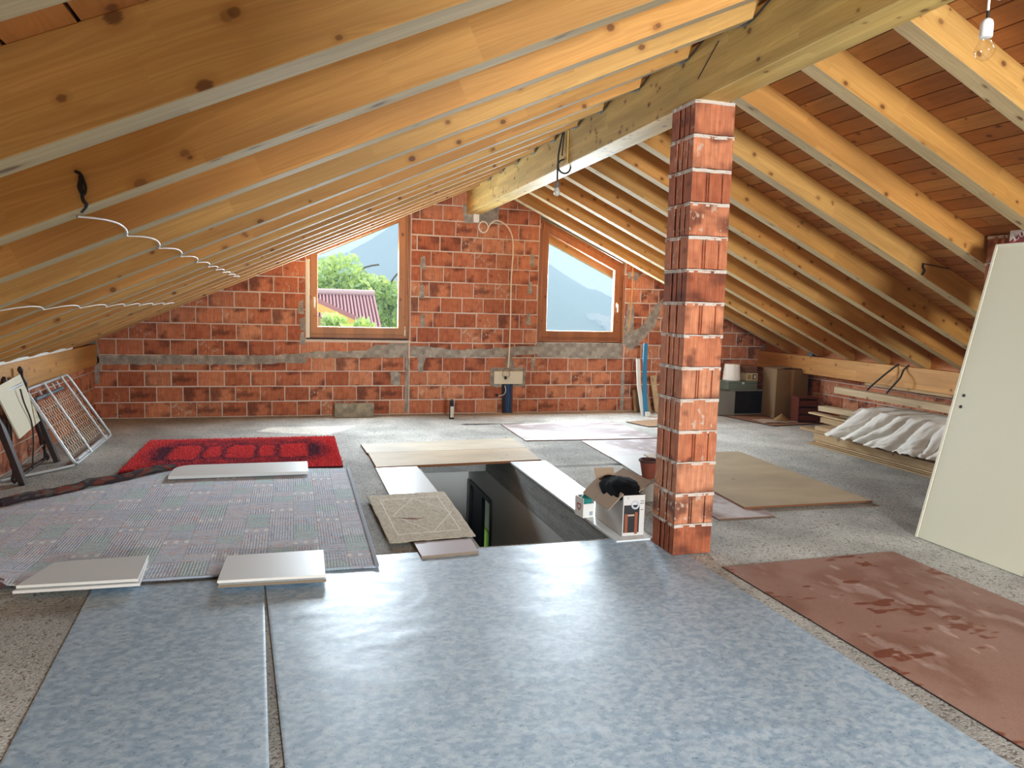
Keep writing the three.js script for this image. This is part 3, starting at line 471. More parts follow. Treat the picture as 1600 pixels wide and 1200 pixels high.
// ---------------------------------------------------------------- coverings on the floor
{
  const wr = (x, z) => { // shallow wrinkles of the loose vinyl
    let h = 0.003 * fbm(x * 3 + 5, z * 3 + 50, 256, 256, 3) + 0.0008 * vn(x * 14, z * 14 + 90);
    const zone = sstep(-2.2, -3.3, z) * sstep(2.35, 1.7, x), w = vn(x * 2.2 + 3, z * 1.6 + 60) * 3;
    h += zone * 0.0030 * Math.pow(vn(x * 5 + w * 1.6, z * 8 + 30 + w), 3) + zone * 0.0012 * Math.pow(vn(x * 11 + w * 2, z * 17 + 60 - w), 3); h += 0.002 * Math.exp(-(((z + 2.35 - 0.18 * (x - 1)) / 0.03) ** 2)) * sstep(0.2, 0.8, x) * sstep(2.3, 1.5, x);
    return h + 0.003;
  };
  const x0 = -0.145, x1 = 2.405, z0 = -4.455, z1 = 0.4;
  const g = sheet(170, 300, (s, t) => { const x = mix(x0, x1, s), z = mix(z1, z0, t), xx = mix(-0.15 + 0.0702 * (z + 4.14), x1, s), e = Math.min(s, 1 - s) * 2.5; return [xx, 0.004 + wr(x, z) * (0.35 + 0.65 * sstep(0, 0.2, e)), z, x / 1.3, -z / 1.3]; }, 0.003);
  solo('vinyl_sheet', g, M.vinyl, 'wide marbled blue-grey vinyl sheet with wrinkles, lying across the foreground', 'vinyl flooring');
  const g2 = sheet(60, 150, (s, t) => { const z = mix(-0.6, -4.24, t), xl = mix(-0.81, -1.02, t), xr = mix(0.003, -0.162, t), x = mix(xl, xr, s); return [x, 0.0045 + 0.5 * wr(x + 7, z), z, (x + 3.3) / 1.3, -z / 1.3 + 0.37]; }, 0.003);
  solo('vinyl_strip', g2, M.vinyl, 'narrower strip of blue-grey vinyl left of the wide sheet, split from it by a gap', 'vinyl flooring');
}
{ // woven rug
  const cols = [[168, 182, 200], [190, 201, 212], [186, 186, 198], [164, 178, 198], [186, 190, 202], [160, 190, 190]];
  const r = rng(77), cell = []; for (let i = 0; i < 64; i++) cell.push([Math.floor(r() * 5), r(), r()]);
  T.rug = tex(1024, 1024, (u, v) => {
    const n = 8, i = Math.floor(u * n), j = Math.floor(v * n), x = u * n - i, y = v * n - j, k = (j * n + i), c = cell[k];
    let col = cols[c[0]]; const green = (i + 5 * j) % 8 === 0 || (i + 5 * j) % 8 === 3 && j % 2 === 1; if (green) col = cols[5];
    const horiz = c[1] > 0.35, th = horiz ? y : x, al = horiz ? x : y, strand = Math.sin(th * Math.PI * 2 * 9), tint = vn(th * 16 + k * 3, al * 1.5 + 3.1), dot = vn(al * 26 + k, th * 18, 256, 256), pink = vn(u * 40 + v * 10, v * 60, 256, 256);
    col = mix3(col, pink > 0.70 ? [206, 178, 178] : tint < 0.3 ? [146, 160, 184] : [196, 206, 216], green ? 0.36 : 0.5);
    col = mix3(col, [220, 224, 224], 0.5 * sstep(0.78, 0.95, dot)); col = mix3(col, [104, 112, 130], 0.45 * sstep(0.75, 0.92, vn(al * 14 + 40, th * 20 + k))); if (x < 0.02 || y < 0.02) col = mix3(col, [110, 116, 128], 0.4);
    if ((i + 5 * j) % 8 === 6 && Math.abs(y - 0.5) < 0.16 && ((x * 2.5) % 1) < 0.4) col = [222, 227, 226];
    return col.map((q) => (q + 30) * (0.95 + 0.05 * strand) * (0.96 + 0.08 * dot));
  });
  T.rugB = hmap(512, 512, (u, v) => { const n = 8, i = Math.floor(u * n), j = Math.floor(v * n), c = cell[j * n + i]; const th = c[1] > 0.45 ? v * n - j : u * n - i; return 0.5 + 0.4 * Math.sin(th * Math.PI * 18) * (0.6 + 0.4 * vn(u * 120, v * 120, 120, 120)); });
  const rugM = mat({ map: T.rug, bumpMap: T.rugB, bumpScale: 0.003, roughness: 0.95 }), back = mat({ map: T.rug, color: 0x9a6a60, roughness: 1 });
  const t = thing('woven_rug', 'large woven rug in muted blue, pink and green check with a rolled-back edge', 'rug');
  const A = [0.495, -6.86], B = [0.465, -4.225], C = [-1.43, -4.31], D2 = [-2.1, -4.9], E2 = [-2.1, -5.93], F2 = [-1.83, -6.14], G2 = [-1.05, -7.05];
  const left = (t) => { const P = [C, D2, E2, F2, G2], L = [0, 0.28, 0.55, 0.66, 1]; for (let i = 0; i < 4; i++) if (t <= L[i + 1]) { const f = (t - L[i]) / (L[i + 1] - L[i]); return [mix(P[i][0], P[i + 1][0], f), mix(P[i][1], P[i + 1][1], f)]; } return G2; };
  const g = sheet(110, 110, (s, t2) => { const l = left(t2), q = [mix(B[0], A[0], t2), mix(B[1], A[1], t2)], x = mix(l[0], q[0], s), z = mix(l[1], q[1], s); const lift = 0.05 * Math.exp(-((x + 1.62) ** 2 + (z + 4.42) ** 2) / 0.05); return [x, 0.016 + 0.008 * fbm(x * 3 + 9, z * 3 + 80, 256, 256, 3) + lift, z, x / 1.25, -z / 1.25]; }, 0.008);
  part('field', g, rugM, t);
  part('border', flat([0, 1].map((k) => sheet(k ? 60 : 4, k ? 4 : 60, (s, u) => k ? [mix(0.465, -1.35, s), 0.023 + 0.003 * vn(s * 40, 3), -4.235 - 0.008 * u - 0.06 * s, s * 2, u * 0.02] : [mix(0.452, 0.478, s) + 0.016 * u, 0.026 + 0.004 * vn(u * 30, 7), mix(-4.23, -6.85, u), s * 0.1, u * 2], 0.01))), mat({ color: 0xa6b0bf, roughness: 0.95 }), t, 'plain grey-blue edging');
  const roll = []; for (let i = 0; i <= 10; i++) { const f = i / 10; roll.push([mix(-2.02, -1.03, f) + 0.015 * Math.sin(i * 2.1), 0.045 + 0.008 * Math.sin(i * 1.7), mix(-6.02, -7.08, f)]); }
  const rg = tube(roll, 0.034, 60, 10); { const P = rg.attributes.position; for (let i = 0; i < P.count; i++) P.setY(i, Math.max(0.006, P.getY(i) + 0.012 * (vn(P.getX(i) * 14, P.getZ(i) * 14) - 0.5))); rg.computeVertexNormals(); }
  part('rolled_edge', rg, mat({ map: tex(256, 256, (u, v) => { const n = fbm(u * 16, v * 6, 16, 6, 4), m = vn(u * 30, v * 12, 30, 12); return mix3(mix3([58, 48, 52], [120, 62, 52], sstep(0.45, 0.6, n)), [92, 104, 96], 0.6 * sstep(0.6, 0.7, m)); }), roughness: 1 }), t, 'dark rust-brown underside rolled up');
  part('turned_corner', tube([[-1.98, 0.04, -4.72], [-1.7, 0.05, -4.50], [-1.47, 0.035, -4.33]], 0.03, 20, 8), back, t, 'red-brown turned-up corner');
}
{ // red long-pile rug with dark medallions
  const x0 = -1.455, x1 = 0.45, z0 = -7.005, z1 = -8.50, W = x1 - x0, Dp = z0 - z1;
  const pat = (u, v) => { // 0 = red, 1 = dark plum
    const n = fbm(u * 16, v * 12, 256, 256, 3), hex = (cx, cy, rx, ry) => { const a = Math.abs(u - cx) / rx, b = Math.abs(v - cy) / ry; return Math.max(a * 0.62 + b * 0.6, a, b * 1.02); };
    const n2 = fbm(u * 40 + 7, v * 26, 256, 256, 2); let d = 0;
    for (const [cx, rx, ry] of [[0.23, 0.085, 0.27], [0.5, 0.08, 0.25], [0.77, 0.085, 0.27]]) { const h = hex(cx, 0.5, rx, ry) + 0.3 * (n - 0.5) + 0.25 * (n2 - 0.5); d = Math.max(d, 0.9 * sstep(0.86, 0.98, h) * (1 - sstep(1.02, 1.22, h))); }
    for (const cx of [0.365, 0.635]) { const h = hex(cx, 0.5, 0.05, 0.2) + 0.35 * (n - 0.5) + 0.3 * (n2 - 0.5); d = Math.max(d, 0.65 * sstep(0.75, 1.0, h) * (1 - sstep(1.1, 1.5, h))); }
    for (const cx of [0.125, 0.875]) d = Math.max(d, 0.95 * (1 - sstep(0.45, 0.95, Math.hypot((u - cx) / 0.055, (v - 0.5) / 0.30) + 0.8 * (n - 0.5) + 0.4 * (n2 - 0.5))));
    const rim = Math.hypot(Math.max(0, Math.abs(u - 0.5) - 0.30) / 0.15, (v - 0.5) / 0.38); d = Math.max(d, 0.6 * sstep(0.62, 0.9, rim + 0.6 * (n - 0.5) + 0.5 * (n2 - 0.5)) * (1 - sstep(0.9, 1.2, rim + 0.4 * (n2 - 0.5))));
    return clamp(d);
  };
  const t = thing('shag_rug', 'red long-pile rug with dark plum medallions lying near the back wall', 'rug');
  const base = sheet(20, 14, (s, u) => [mix(x0, x1, s), 0.014, mix(z0, z1, u), s, u], 0.012);
  part('backing', base, mat({ color: 0x5c1015, roughness: 1 }), t);
  const N = 42000, tuft = new THREE.ConeGeometry(0.0075, 0.03, 4, 1, true).translate(0, 0.012, 0); boxUV(tuft);
  const im = new THREE.InstancedMesh(tuft, mat({ color: 0xffffff, roughness: 1 }), N), r = rng(78), q = new THREE.Quaternion(), e = new THREE.Euler(), m4 = new THREE.Matrix4(), c = new THREE.Color();
  for (let i = 0; i < N; i++) {
    const u = r(), v = r(), d = pat(u, v), k = rr(0.75, 1.15, r); e.set(rr(-0.6, 0.6, r), rr(0, 3, r), rr(-0.6, 0.6, r)); q.setFromEuler(e); const s = rr(0.8, 1.4, r);
    m4.compose(new THREE.Vector3(x0 + 0.008 + u * (W - 0.016), 0.013, z0 - 0.008 - v * (Dp - 0.016)), q, new THREE.Vector3(s, s, s)); im.setMatrixAt(i, m4);
    c.setRGB(mix(0.72, 0.10, d) * k, mix(0.05, 0.022, d) * k, mix(0.055, 0.05, d) * k); im.setColorAt(i, c);
  }
  im.name = 'pile'; im.userData.kind = 'stuff'; shade(im); t.add(im);
}
// flat boards
function boardThing(name, label, cat, pts, y, th, m, opt = {}) { // quad pts (x,z) counter-clockwise seen from above
  const sh = new THREE.Shape(pts.map(([x, z]) => new THREE.Vector2(x, -z))), g = new THREE.ExtrudeGeometry(sh, { depth: th - 0.002, bevelEnabled: true, bevelSize: 0.0015, bevelThickness: 0.001, bevelSegments: 1 }).rotateX(-Math.PI / 2);
  boxUV(g, opt.uv ?? { su: 1 / 2.4, sv: 1 / 1.2 }); const o = part(name, g, opt.edge ? [m, opt.edge] : m); o.position.y = y; return tag(o, label, cat, opt.group);
}
{
  // rounded white shelf
  const sh = new THREE.Shape(); sh.moveTo(-1.0, 6.63); sh.lineTo(0.125, 6.63); sh.lineTo(0.125, 7.05); sh.lineTo(-0.86, 7.05); sh.quadraticCurveTo(-1.0, 7.03, -1.0, 6.85); sh.closePath();
  const g = boxUV(new THREE.ExtrudeGeometry(sh, { depth: 0.024, bevelEnabled: true, bevelSize: 0.002, bevelThickness: 0.002, bevelSegments: 1 }).rotateX(-Math.PI / 2));
  solo('shelf_board', g, M.laminate, 'long white shelf board with one rounded corner lying between the two rugs', 'board', [0, 0.033, 0]);
  const pan = (label, x0, x1, z0, z1, y, sk) => { const t = tag(part('laminate_panel', rbox(x1 - x0, 0.016, z0 - z1, 0.0015), M.laminateWarm), label, 'panel', 'white panels on the woven rug edge'); at(t, (x0 + x1) / 2, y, (z0 + z1) / 2, 0, sk, 0); return t; };
  const skew = (t) => t;
  boardThing('laminate_panel', 'upper panel of the left pair of white panels on the rug edge', 'panel', [[-1.35, -4.19], [-0.785, -4.165], [-0.80, -4.545], [-1.27, -4.525]], 0.056, 0.016, M.laminateWarm, { edge: M.white });
  boardThing('laminate_panel', 'lower panel of the left pair of white panels on the rug edge', 'panel', [[-1.36, -4.17], [-0.775, -4.15], [-0.80, -4.53], [-1.27, -4.51]], 0.036, 0.016, M.laminateWarm, { edge: M.white });
  boardThing('laminate_panel', 'upper panel of the right pair of white panels, over the gap in the vinyl', 'panel', [[-0.385, -4.055], [0.165, -4.025], [0.17, -4.445], [-0.37, -4.45]], 0.054, 0.016, M.laminateWarm, { edge: M.white });
  boardThing('laminate_panel', 'lower panel of the right pair of white panels, over the gap in the vinyl', 'panel', [[-0.38, -4.04], [0.168, -4.01], [0.172, -4.43], [-0.37, -4.43]], 0.034, 0.016, M.laminateWarm, { edge: M.chip });
  // boards round the stair hole
  boardThing('wooden_board', 'pale wooden board at the far end of the stair hole, nearer the back wall', 'board', [[0.72, -7.54], [2.43, -7.565], [2.44, -8.15], [0.70, -8.02]], 0.002, 0.022, M.ply, { edge: M.plyEdge });
  boardThing('wooden_board', 'pale wooden board overhanging the far end of the stair hole, nearer the hole', 'board', [[0.74, -6.85], [2.38, -6.93], [2.42, -7.545], [0.73, -7.52]], 0.003, 0.024, mat({ map: T.ply, roughness: 0.7, color: 0xf4e8d6 }), { edge: M.plyEdge, uv: { su: 1 / 2.4, sv: 1 / 1.2, off: [0.9, 0.5] } });
  boardThing('glossy_board', 'short glossy white panel along the left edge of the stair hole', 'panel', [[0.74, -5.80], [1.135, -5.80], [1.12, -6.86], [0.735, -6.86]], 0.002, 0.018, M.laminate);
  boardThing('glossy_board', 'long glossy white panel along the right edge of the stair hole', 'panel', [[2.055, -4.385], [2.33, -4.395], [2.425, -6.90], [2.055, -6.90]], 0.002, 0.018, M.laminate);
  boardThing('small_board', 'small greyish laminate board at the near left corner of the stair hole', 'board', [[0.745, -4.335], [1.105, -4.355], [1.115, -4.62], [0.74, -4.61]], 0.006, 0.02, mat({ color: 0xb8b0b4, roughness: 0.4 }), { edge: M.chip });
  // crumpled patterned mat
  T.mat = tex(512, 512, (u, v) => {
    const n = fbm(u * 60, v * 60, 60, 60, 4); let c = mix3([208, 200, 178], [184, 176, 156], sstep(0.35, 0.75, n));
    const b = Math.min(u, 1 - u, v, 1 - v), d = Math.abs(Math.abs(u - 0.55) * 1.05 + Math.abs(v - 0.5) - 0.38); if (Math.abs(b - 0.13) < 0.006 || d < 0.007) c = [236, 231, 216];
    const tear = Math.abs(v - 0.42 - 0.05 * (vn(u * 9, 2) - 0.5)) < 0.02 * (1 - Math.abs(u - 0.36) / 0.19) && Math.abs(u - 0.36) < 0.19; if (tear) c = [126, 70, 50]; return c;
  });
  const q = [[0.585, -4.60], [1.155, -4.635], [1.175, -5.82], [0.555, -5.77]];
  const g3 = sheet(50, 70, (s, t) => { const x = mix(mix(q[0][0], q[3][0], t), mix(q[1][0], q[2][0], t), s), z = mix(mix(q[0][1], q[1][1], s), mix(q[3][1], q[2][1], s), t); return [x + 0.004 * (vn(t * 12, 5) - 0.5), 0.028 + 0.008 * fbm(x * 9, z * 9 + 60, 256, 256, 3) + 0.006 * vn(x * 40, z * 40), z, s, t]; }, 0.006);
  solo('crumpled_mat', g3, mat({ map: T.mat, roughness: 0.95 }), 'beige patterned mat, crumpled and torn, beside the stair hole', 'mat');
  // hardboard sheets in the back and right
  T.dusty = tex(512, 512, (u, v) => { const n = fbm(u * 4, v * 4, 4, 4, 5), m = fbm(u * 14 + 3, v * 14, 14, 14, 3), s = vn(u * 20, v * 120, 20, 120); return mix3(mix3([202, 198, 198], [160, 144, 142], sstep(0.4, 0.65, n)), [220, 218, 220], 0.5 * sstep(0.55, 0.7, m)).map((c) => c * (0.95 + 0.08 * s)); });
  const dusty = mat({ map: T.dusty, roughness: 0.6 });
  boardThing('hardboard_sheet', 'dusty hardboard sheet on the floor below the right window', 'hardboard', [[2.57, -8.04], [4.22, -7.98], [4.22, -9.28], [2.60, -9.20]], 0.003, 0.008, dusty, { edge: M.plyEdge });
  boardThing('hardboard_sheet', 'long dusty hardboard sheet on the floor behind the pillar', 'hardboard', [[3.04, -4.74], [3.52, -4.73], [4.30, -7.94], [3.22, -7.94]], 0.003, 0.007, dusty, { edge: M.plyEdge, uv: { su: 0.9, sv: 0.7 } });
  boardThing('glossy_board', 'bright white panel lying on the hardboard left of the pillar', 'panel', [[3.09, -6.1], [3.75, -6.1], [3.85, -7.02], [3.17, -7.02]], 0.011, 0.008, M.laminate);
  boardThing('plywood_sheet', 'big tan plywood sheet on the floor right of the pillar', 'plywood', [[3.40, -4.94], [4.60, -4.92], [4.70, -7.00], [3.55, -7.00]], 0.011, 0.016, mat({ map: T.ply, color: 0xe8e2d6, roughness: 0.6 }), { edge: M.plyEdge });
  T.brown = tex(1024, 1024, (u, v) => {
    const n = fbm(u * 5, v * 5, 5, 5, 5), m = fbm(u * 22 + 1, v * 9, 22, 9, 4), s = fbm(u * 9 + 4, v * 18, 9, 18, 3), f = vn(u * 300, v * 300, 300, 300);
    let c = mix3([164, 130, 116], [146, 106, 90], sstep(0.35, 0.65, n)); c = mix3(c, [184, 162, 152], 0.75 * sstep(0.52, 0.66, n * 0.55 + m * 0.45)); c = mix3(c, [120, 56, 32], 0.8 * sstep(0.66, 0.74, s)); c = mix3(c, [196, 170, 160], 0.7 * sstep(0.72, 0.78, m)); return c.map((q) => q * (0.95 + 0.1 * f));
  });
  boardThing('hardboard_sheet', 'large reddish-brown hardboard sheet, scuffed and dusty, at the right of the foreground', 'hardboard', [[2.545, -1.2], [3.82, -1.2], [3.79, -3.84], [2.50, -3.82]], 0.003, 0.006, mat({ map: T.brown, roughness: 0.5 }), { edge: M.darkWood, uv: { su: 1 / 1.4, sv: 1 / 1.4 } });
  boardThing('cardboard_mat', 'brown cardboard sheet under the boxes in the far right corner', 'cardboard', [[6.30, -8.62], [7.22, -8.74], [7.3, -9.95], [6.05, -9.95]], 0.003, 0.01, mat({ color: 0x8c6448, roughness: 0.9 }), { edge: M.darkWood });
  boardThing('cardboard_mat', 'small cardboard sheet by the leaning insulation boards', 'cardboard', [[4.50, -8.78], [5.05, -8.78], [5.0, -9.35], [4.38, -9.2]], 0.003, 0.012, mat({ color: 0x9a7a5a, roughness: 0.9 }), { edge: M.darkWood });
}
// ---------------------------------------------------------------- cardboard box by the pillar
{
  const t = thing('carton', 'open white carton with printed side and flaps folded out, next to the pillar', 'box', [0, 0, 0]);
  const w = 0.17, zF = -4.46, zB = -4.93, x1 = 2.285, x0 = 2.13, h = 0.28; // open box x0..x1, zF..zB
  const white = mat({ color: 0xcfccc6, roughness: 0.8 }), inner = M.card;
  const wall = (a, b, th = 0.006) => { const L = Math.hypot(b[0] - a[0], b[1] - a[1]), g = rbox(L, h, th, 0.002); const o = part('side', g, white, t); at(o, (a[0] + b[0]) / 2, h / 2 + 0.022, (a[1] + b[1]) / 2, 0, -Math.atan2(b[1] - a[1], b[0] - a[0]), 0); return o; };
  wall([x0, zF], [x1, zF]); wall([x0, zB], [x0, zF]); wall([x1, zB], [x1, zF]); wall([x0, zB], [x1, zB]);
  part('bottom', rbox(x1 - x0, 0.006, zF - zB, 0.002), inner, t).position.set((x0 + x1) / 2, 0.026, (zF + zB) / 2);
  const fl = part('flap', rbox(0.15, 0.006, zF - zB, 0.002), inner, t); at(fl, x0 - 0.055, h - 0.02, (zF + zB) / 2, 0, 0, 0.78);
  part('flap_seam', rbox(0.15, 0.003, 0.004, 0.001), M.cardGrey, t); { const o = t.children[t.children.length - 1]; at(o, x0 - 0.057, h - 0.016, (zF + zB) / 2, 0, 0, 0.78); }
  const f2 = part('flap', rbox(0.13, 0.006, zF - zB, 0.002), M.card, t); at(f2, x1 + 0.04, h + 0.05, (zF + zB) / 2 - 0.08, 0, 0, 0.55);
  const f3 = part('flap', rbox(x1 - x0, 0.006, 0.1, 0.002), inner, t); at(f3, (x0 + x1) / 2 + 0.0, h + 0.055, zB - 0.03, 0.9, 0, 0);
  // print on the near side: dark picture block with a pale ring and orange stripes
  part('print', rbox(0.115, 0.19, 0.001, 0.0004), mat({ color: 0x1e1a1a, roughness: 0.6 }), t).position.set(x0 + 0.06, 0.14, zF + 0.0035);
  part('print', new THREE.TorusGeometry(0.024, 0.007, 6, 20), mat({ color: 0xc8ccd4, roughness: 0.5 }), t).position.set(x0 + 0.085, 0.235, zF + 0.004);
  for (const [px, ph] of [[0.022, 0.13], [0.095, 0.15]]) part('print', rbox(0.022, ph, 0.0015, 0.0004), mat({ color: 0x8e4a2a, roughness: 0.6 }), t).position.set(x0 + px, 0.11, zF + 0.0042);
  part('print', rbox(0.05, 0.012, 0.0015, 0.0004), mat({ color: 0xb9a48e, roughness: 0.6 }), t).position.set(x0 + 0.055, 0.165, zF + 0.0042);
  for (const [py, l] of [[0.26, 0.05], [0.245, 0.06], [0.20, 0.04]]) part('print', rbox(l * 0.5, 0.004, 0.0012, 0.0004), M.black, t).position.set(x1 - 0.02, py, zF + 0.0034);
  for (const py of [0.22, 0.15]) part('print', rbox(0.0012, 0.03, 0.02, 0.0004), M.black, t).position.set(x0 - 0.0036, py, zF - 0.30);
  // a dark garment stuffed in
  const cl = new THREE.SphereGeometry(1, 40, 26), P = cl.attributes.position; for (let i = 0; i < P.count; i++) { const x = P.getX(i), y = P.getY(i), z = P.getZ(i), k = 1 + 0.5 * (fbm(x * 2.2 + 20, z * 2.2 + y * 1.5 + 20, 256, 256, 3) - 0.5) + 0.015 * Math.sin(x * 9 + z * 13); P.setXYZ(i, x * k * 0.13, y * k * 0.075, z * k * 0.26); } cl.computeVertexNormals();
  solo('dark_garment', boxUV(cl), phys({ color: 0x0a090a, roughness: 1, specularIntensity: 0.2 }), 'black garment bulging out of the open white carton', 'garment', [2.215, 0.285, -4.73], [0, -0.2, 0.1]);
  // small white carton with a heart and a teal ball
  const s = thing('small_carton', 'small white carton with a red heart print, standing against the open carton', 'box', [2.065, 0.021, -4.985], 0.15);
  const sw = 0.09, sd = 0.12, sh = 0.145; for (const [x, z, ww, dd] of [[0, sd / 2, sw, 0.004], [0, -sd / 2, sw, 0.004], [-sw / 2, 0, 0.004, sd], [sw / 2, 0, 0.004, sd]]) part('side', rbox(ww, sh * (z > 0 ? 0.72 : 1), dd, 0.001), M.white, s).position.set(x, sh * (z > 0 ? 0.36 : 0.5), z);
  const ht = new THREE.Shape(); ht.moveTo(0, -0.03); ht.bezierCurveTo(-0.05, 0.005, -0.03, 0.04, 0, 0.018); ht.bezierCurveTo(0.03, 0.04, 0.05, 0.005, 0, -0.03); const hh = new THREE.Path(); hh.moveTo(0, -0.02); hh.bezierCurveTo(0.036, 0.004, 0.022, 0.03, 0, 0.009); hh.bezierCurveTo(-0.022, 0.03, -0.036, 0.004, 0, -0.02); ht.holes.push(hh);
  const hg = new THREE.ExtrudeGeometry(ht, { depth: 0.001, bevelEnabled: false }); const ho = part('heart_print', boxUV(hg), mat({ color: 0xa8303c, roughness: 0.5 }), s); at(ho, -sw / 2 - 0.0022, 0.075, 0.0, 0, -Math.PI / 2, 0);
  part('side_print', rbox(0.028, 0.03, 0.001, 0.0003), mat({ color: 0x9aa4ae }), s).position.set(0.02, 0.03, sd / 2 + 0.002);
  solo('teal_ball', boxUV(new THREE.SphereGeometry(0.042, 24, 16)), mat({ color: 0x2a9c94, roughness: 0.45 }), 'small teal ball sitting in the small white carton', 'ball', [2.068, 0.150, -4.965]);
  // behind: pot and grey board
  const p = thing('flower_pot', 'terracotta flower pot just showing left of the pillar', 'pot', [2.80, 0.021, -5.30]);
  part('body', boxUV(new THREE.LatheGeometry([[0, 0], [0.05, 0], [0.075, 0.14], [0.068, 0.14], [0.045, 0.012], [0, 0.012]].map((q) => new THREE.Vector2(...q)), 28)), mat({ color: 0x7a3a26, roughness: 0.8 }), p); part('rim', new THREE.TorusGeometry(0.075, 0.012, 8, 28).rotateX(Math.PI / 2).translate(0, 0.145, 0), mat({ color: 0x4a2a22, roughness: 0.8 }), p);
  p.position.set(2.83, 0.16, -5.48);
  const c2 = thing('grey_carton', 'small grey carton half hidden behind the pillar, under the flower pot', 'box', [2.82, 0.0, -5.44]);
  part('body', rbox(0.30, 0.15, 0.30, 0.004), M.cardGrey, c2).position.y = 0.082; part('tape', rbox(0.31, 0.002, 0.05, 0.0008), M.card, c2).position.y = 0.158;
}
// ---------------------------------------------------------------- leaning door and what stands behind it
{
  const t = thing('door_leaf', 'cream interior door leaf without handle, leaning against the right brick pillar', 'door', [4.215, 0.0, -3.67], 0);
  const tilt = -Math.atan2(0.487, 2.062), g = new THREE.Group(); // leaf lies in its own x(thin) y z box, tipped to the right
  const H = 2.118, Wd = 0.84, th = 0.04; const put = (o, x, y, z) => { const v = new THREE.Vector3(x, y, z).applyAxisAngle(new THREE.Vector3(0, 0, 1), tilt); at(o, v.x, v.y, v.z, 0, 0, tilt); };
  const paint = mat({ color: 0xd6d6bf, roughness: 0.42 });
  put(part('panel', rbox(th, H, Wd, 0.003), paint, t), th / 2 + 0.006, H / 2 + 0.006, 0);
  for (const [y, z, h, w] of [[H / 2, -Wd / 2 + 0.009, H, 0.018], [H / 2, Wd / 2 - 0.009, H, 0.018], [H - 0.009, 0, 0.018, Wd - 0.036]]) put(part('edge_bead', rbox(0.008, h, w, 0.002), mat({ color: 0xdedcc8, roughness: 0.4 }), t), 0.004, y + 0.006, z);
  for (const y of [1.045, 0.965]) { const o = part('lock_hole', new THREE.CylinderGeometry(0.011, 0.011, 0.004, 16).rotateZ(Math.PI / 2), M.black, t); put(o, 0.0045, y, -Wd / 2 + 0.075); }
  // tall flat-pack carton between the door and the pillar, printed red and white
  const c = thing('flat_carton', 'tall red and white printed carton sticking up behind the top of the leaning door', 'box', [4.87, 0, -3.955]);
  part('body', rbox(0.12, 2.165, 0.25, 0.004), mat({ color: 0xd8d2c8, roughness: 0.7 }), c).position.y = 1.084;
  const band = (pts, m) => { const q = new THREE.Shape(pts.map((p) => new THREE.Vector2(...p))); const o = part('print', boxUV(new THREE.ExtrudeGeometry(q, { depth: 0.001, bevelEnabled: false }).rotateY(-Math.PI / 2)), m, c); o.position.set(-0.0605, 2.165, 0); return o; };
  const red = mat({ color: 0x98262c, roughness: 0.6 }); band([[-0.122, -0.3], [0.122, -0.3], [0.122, -0.004], [-0.02, -0.004], [-0.122, -0.075]], red);
  const font = await new FontLoader().loadAsync('fonts/droid/droid_serif_bold.typeface.json'), tg = new TextGeometry('Lo', { font, size: 0.055, depth: 0.001, curveSegments: 4 }); tg.rotateZ(0.45); tg.rotateY(-Math.PI / 2); const to = part('lettering', boxUV(tg), M.white, c); to.position.set(-0.0618, 2.085, -0.09);
}
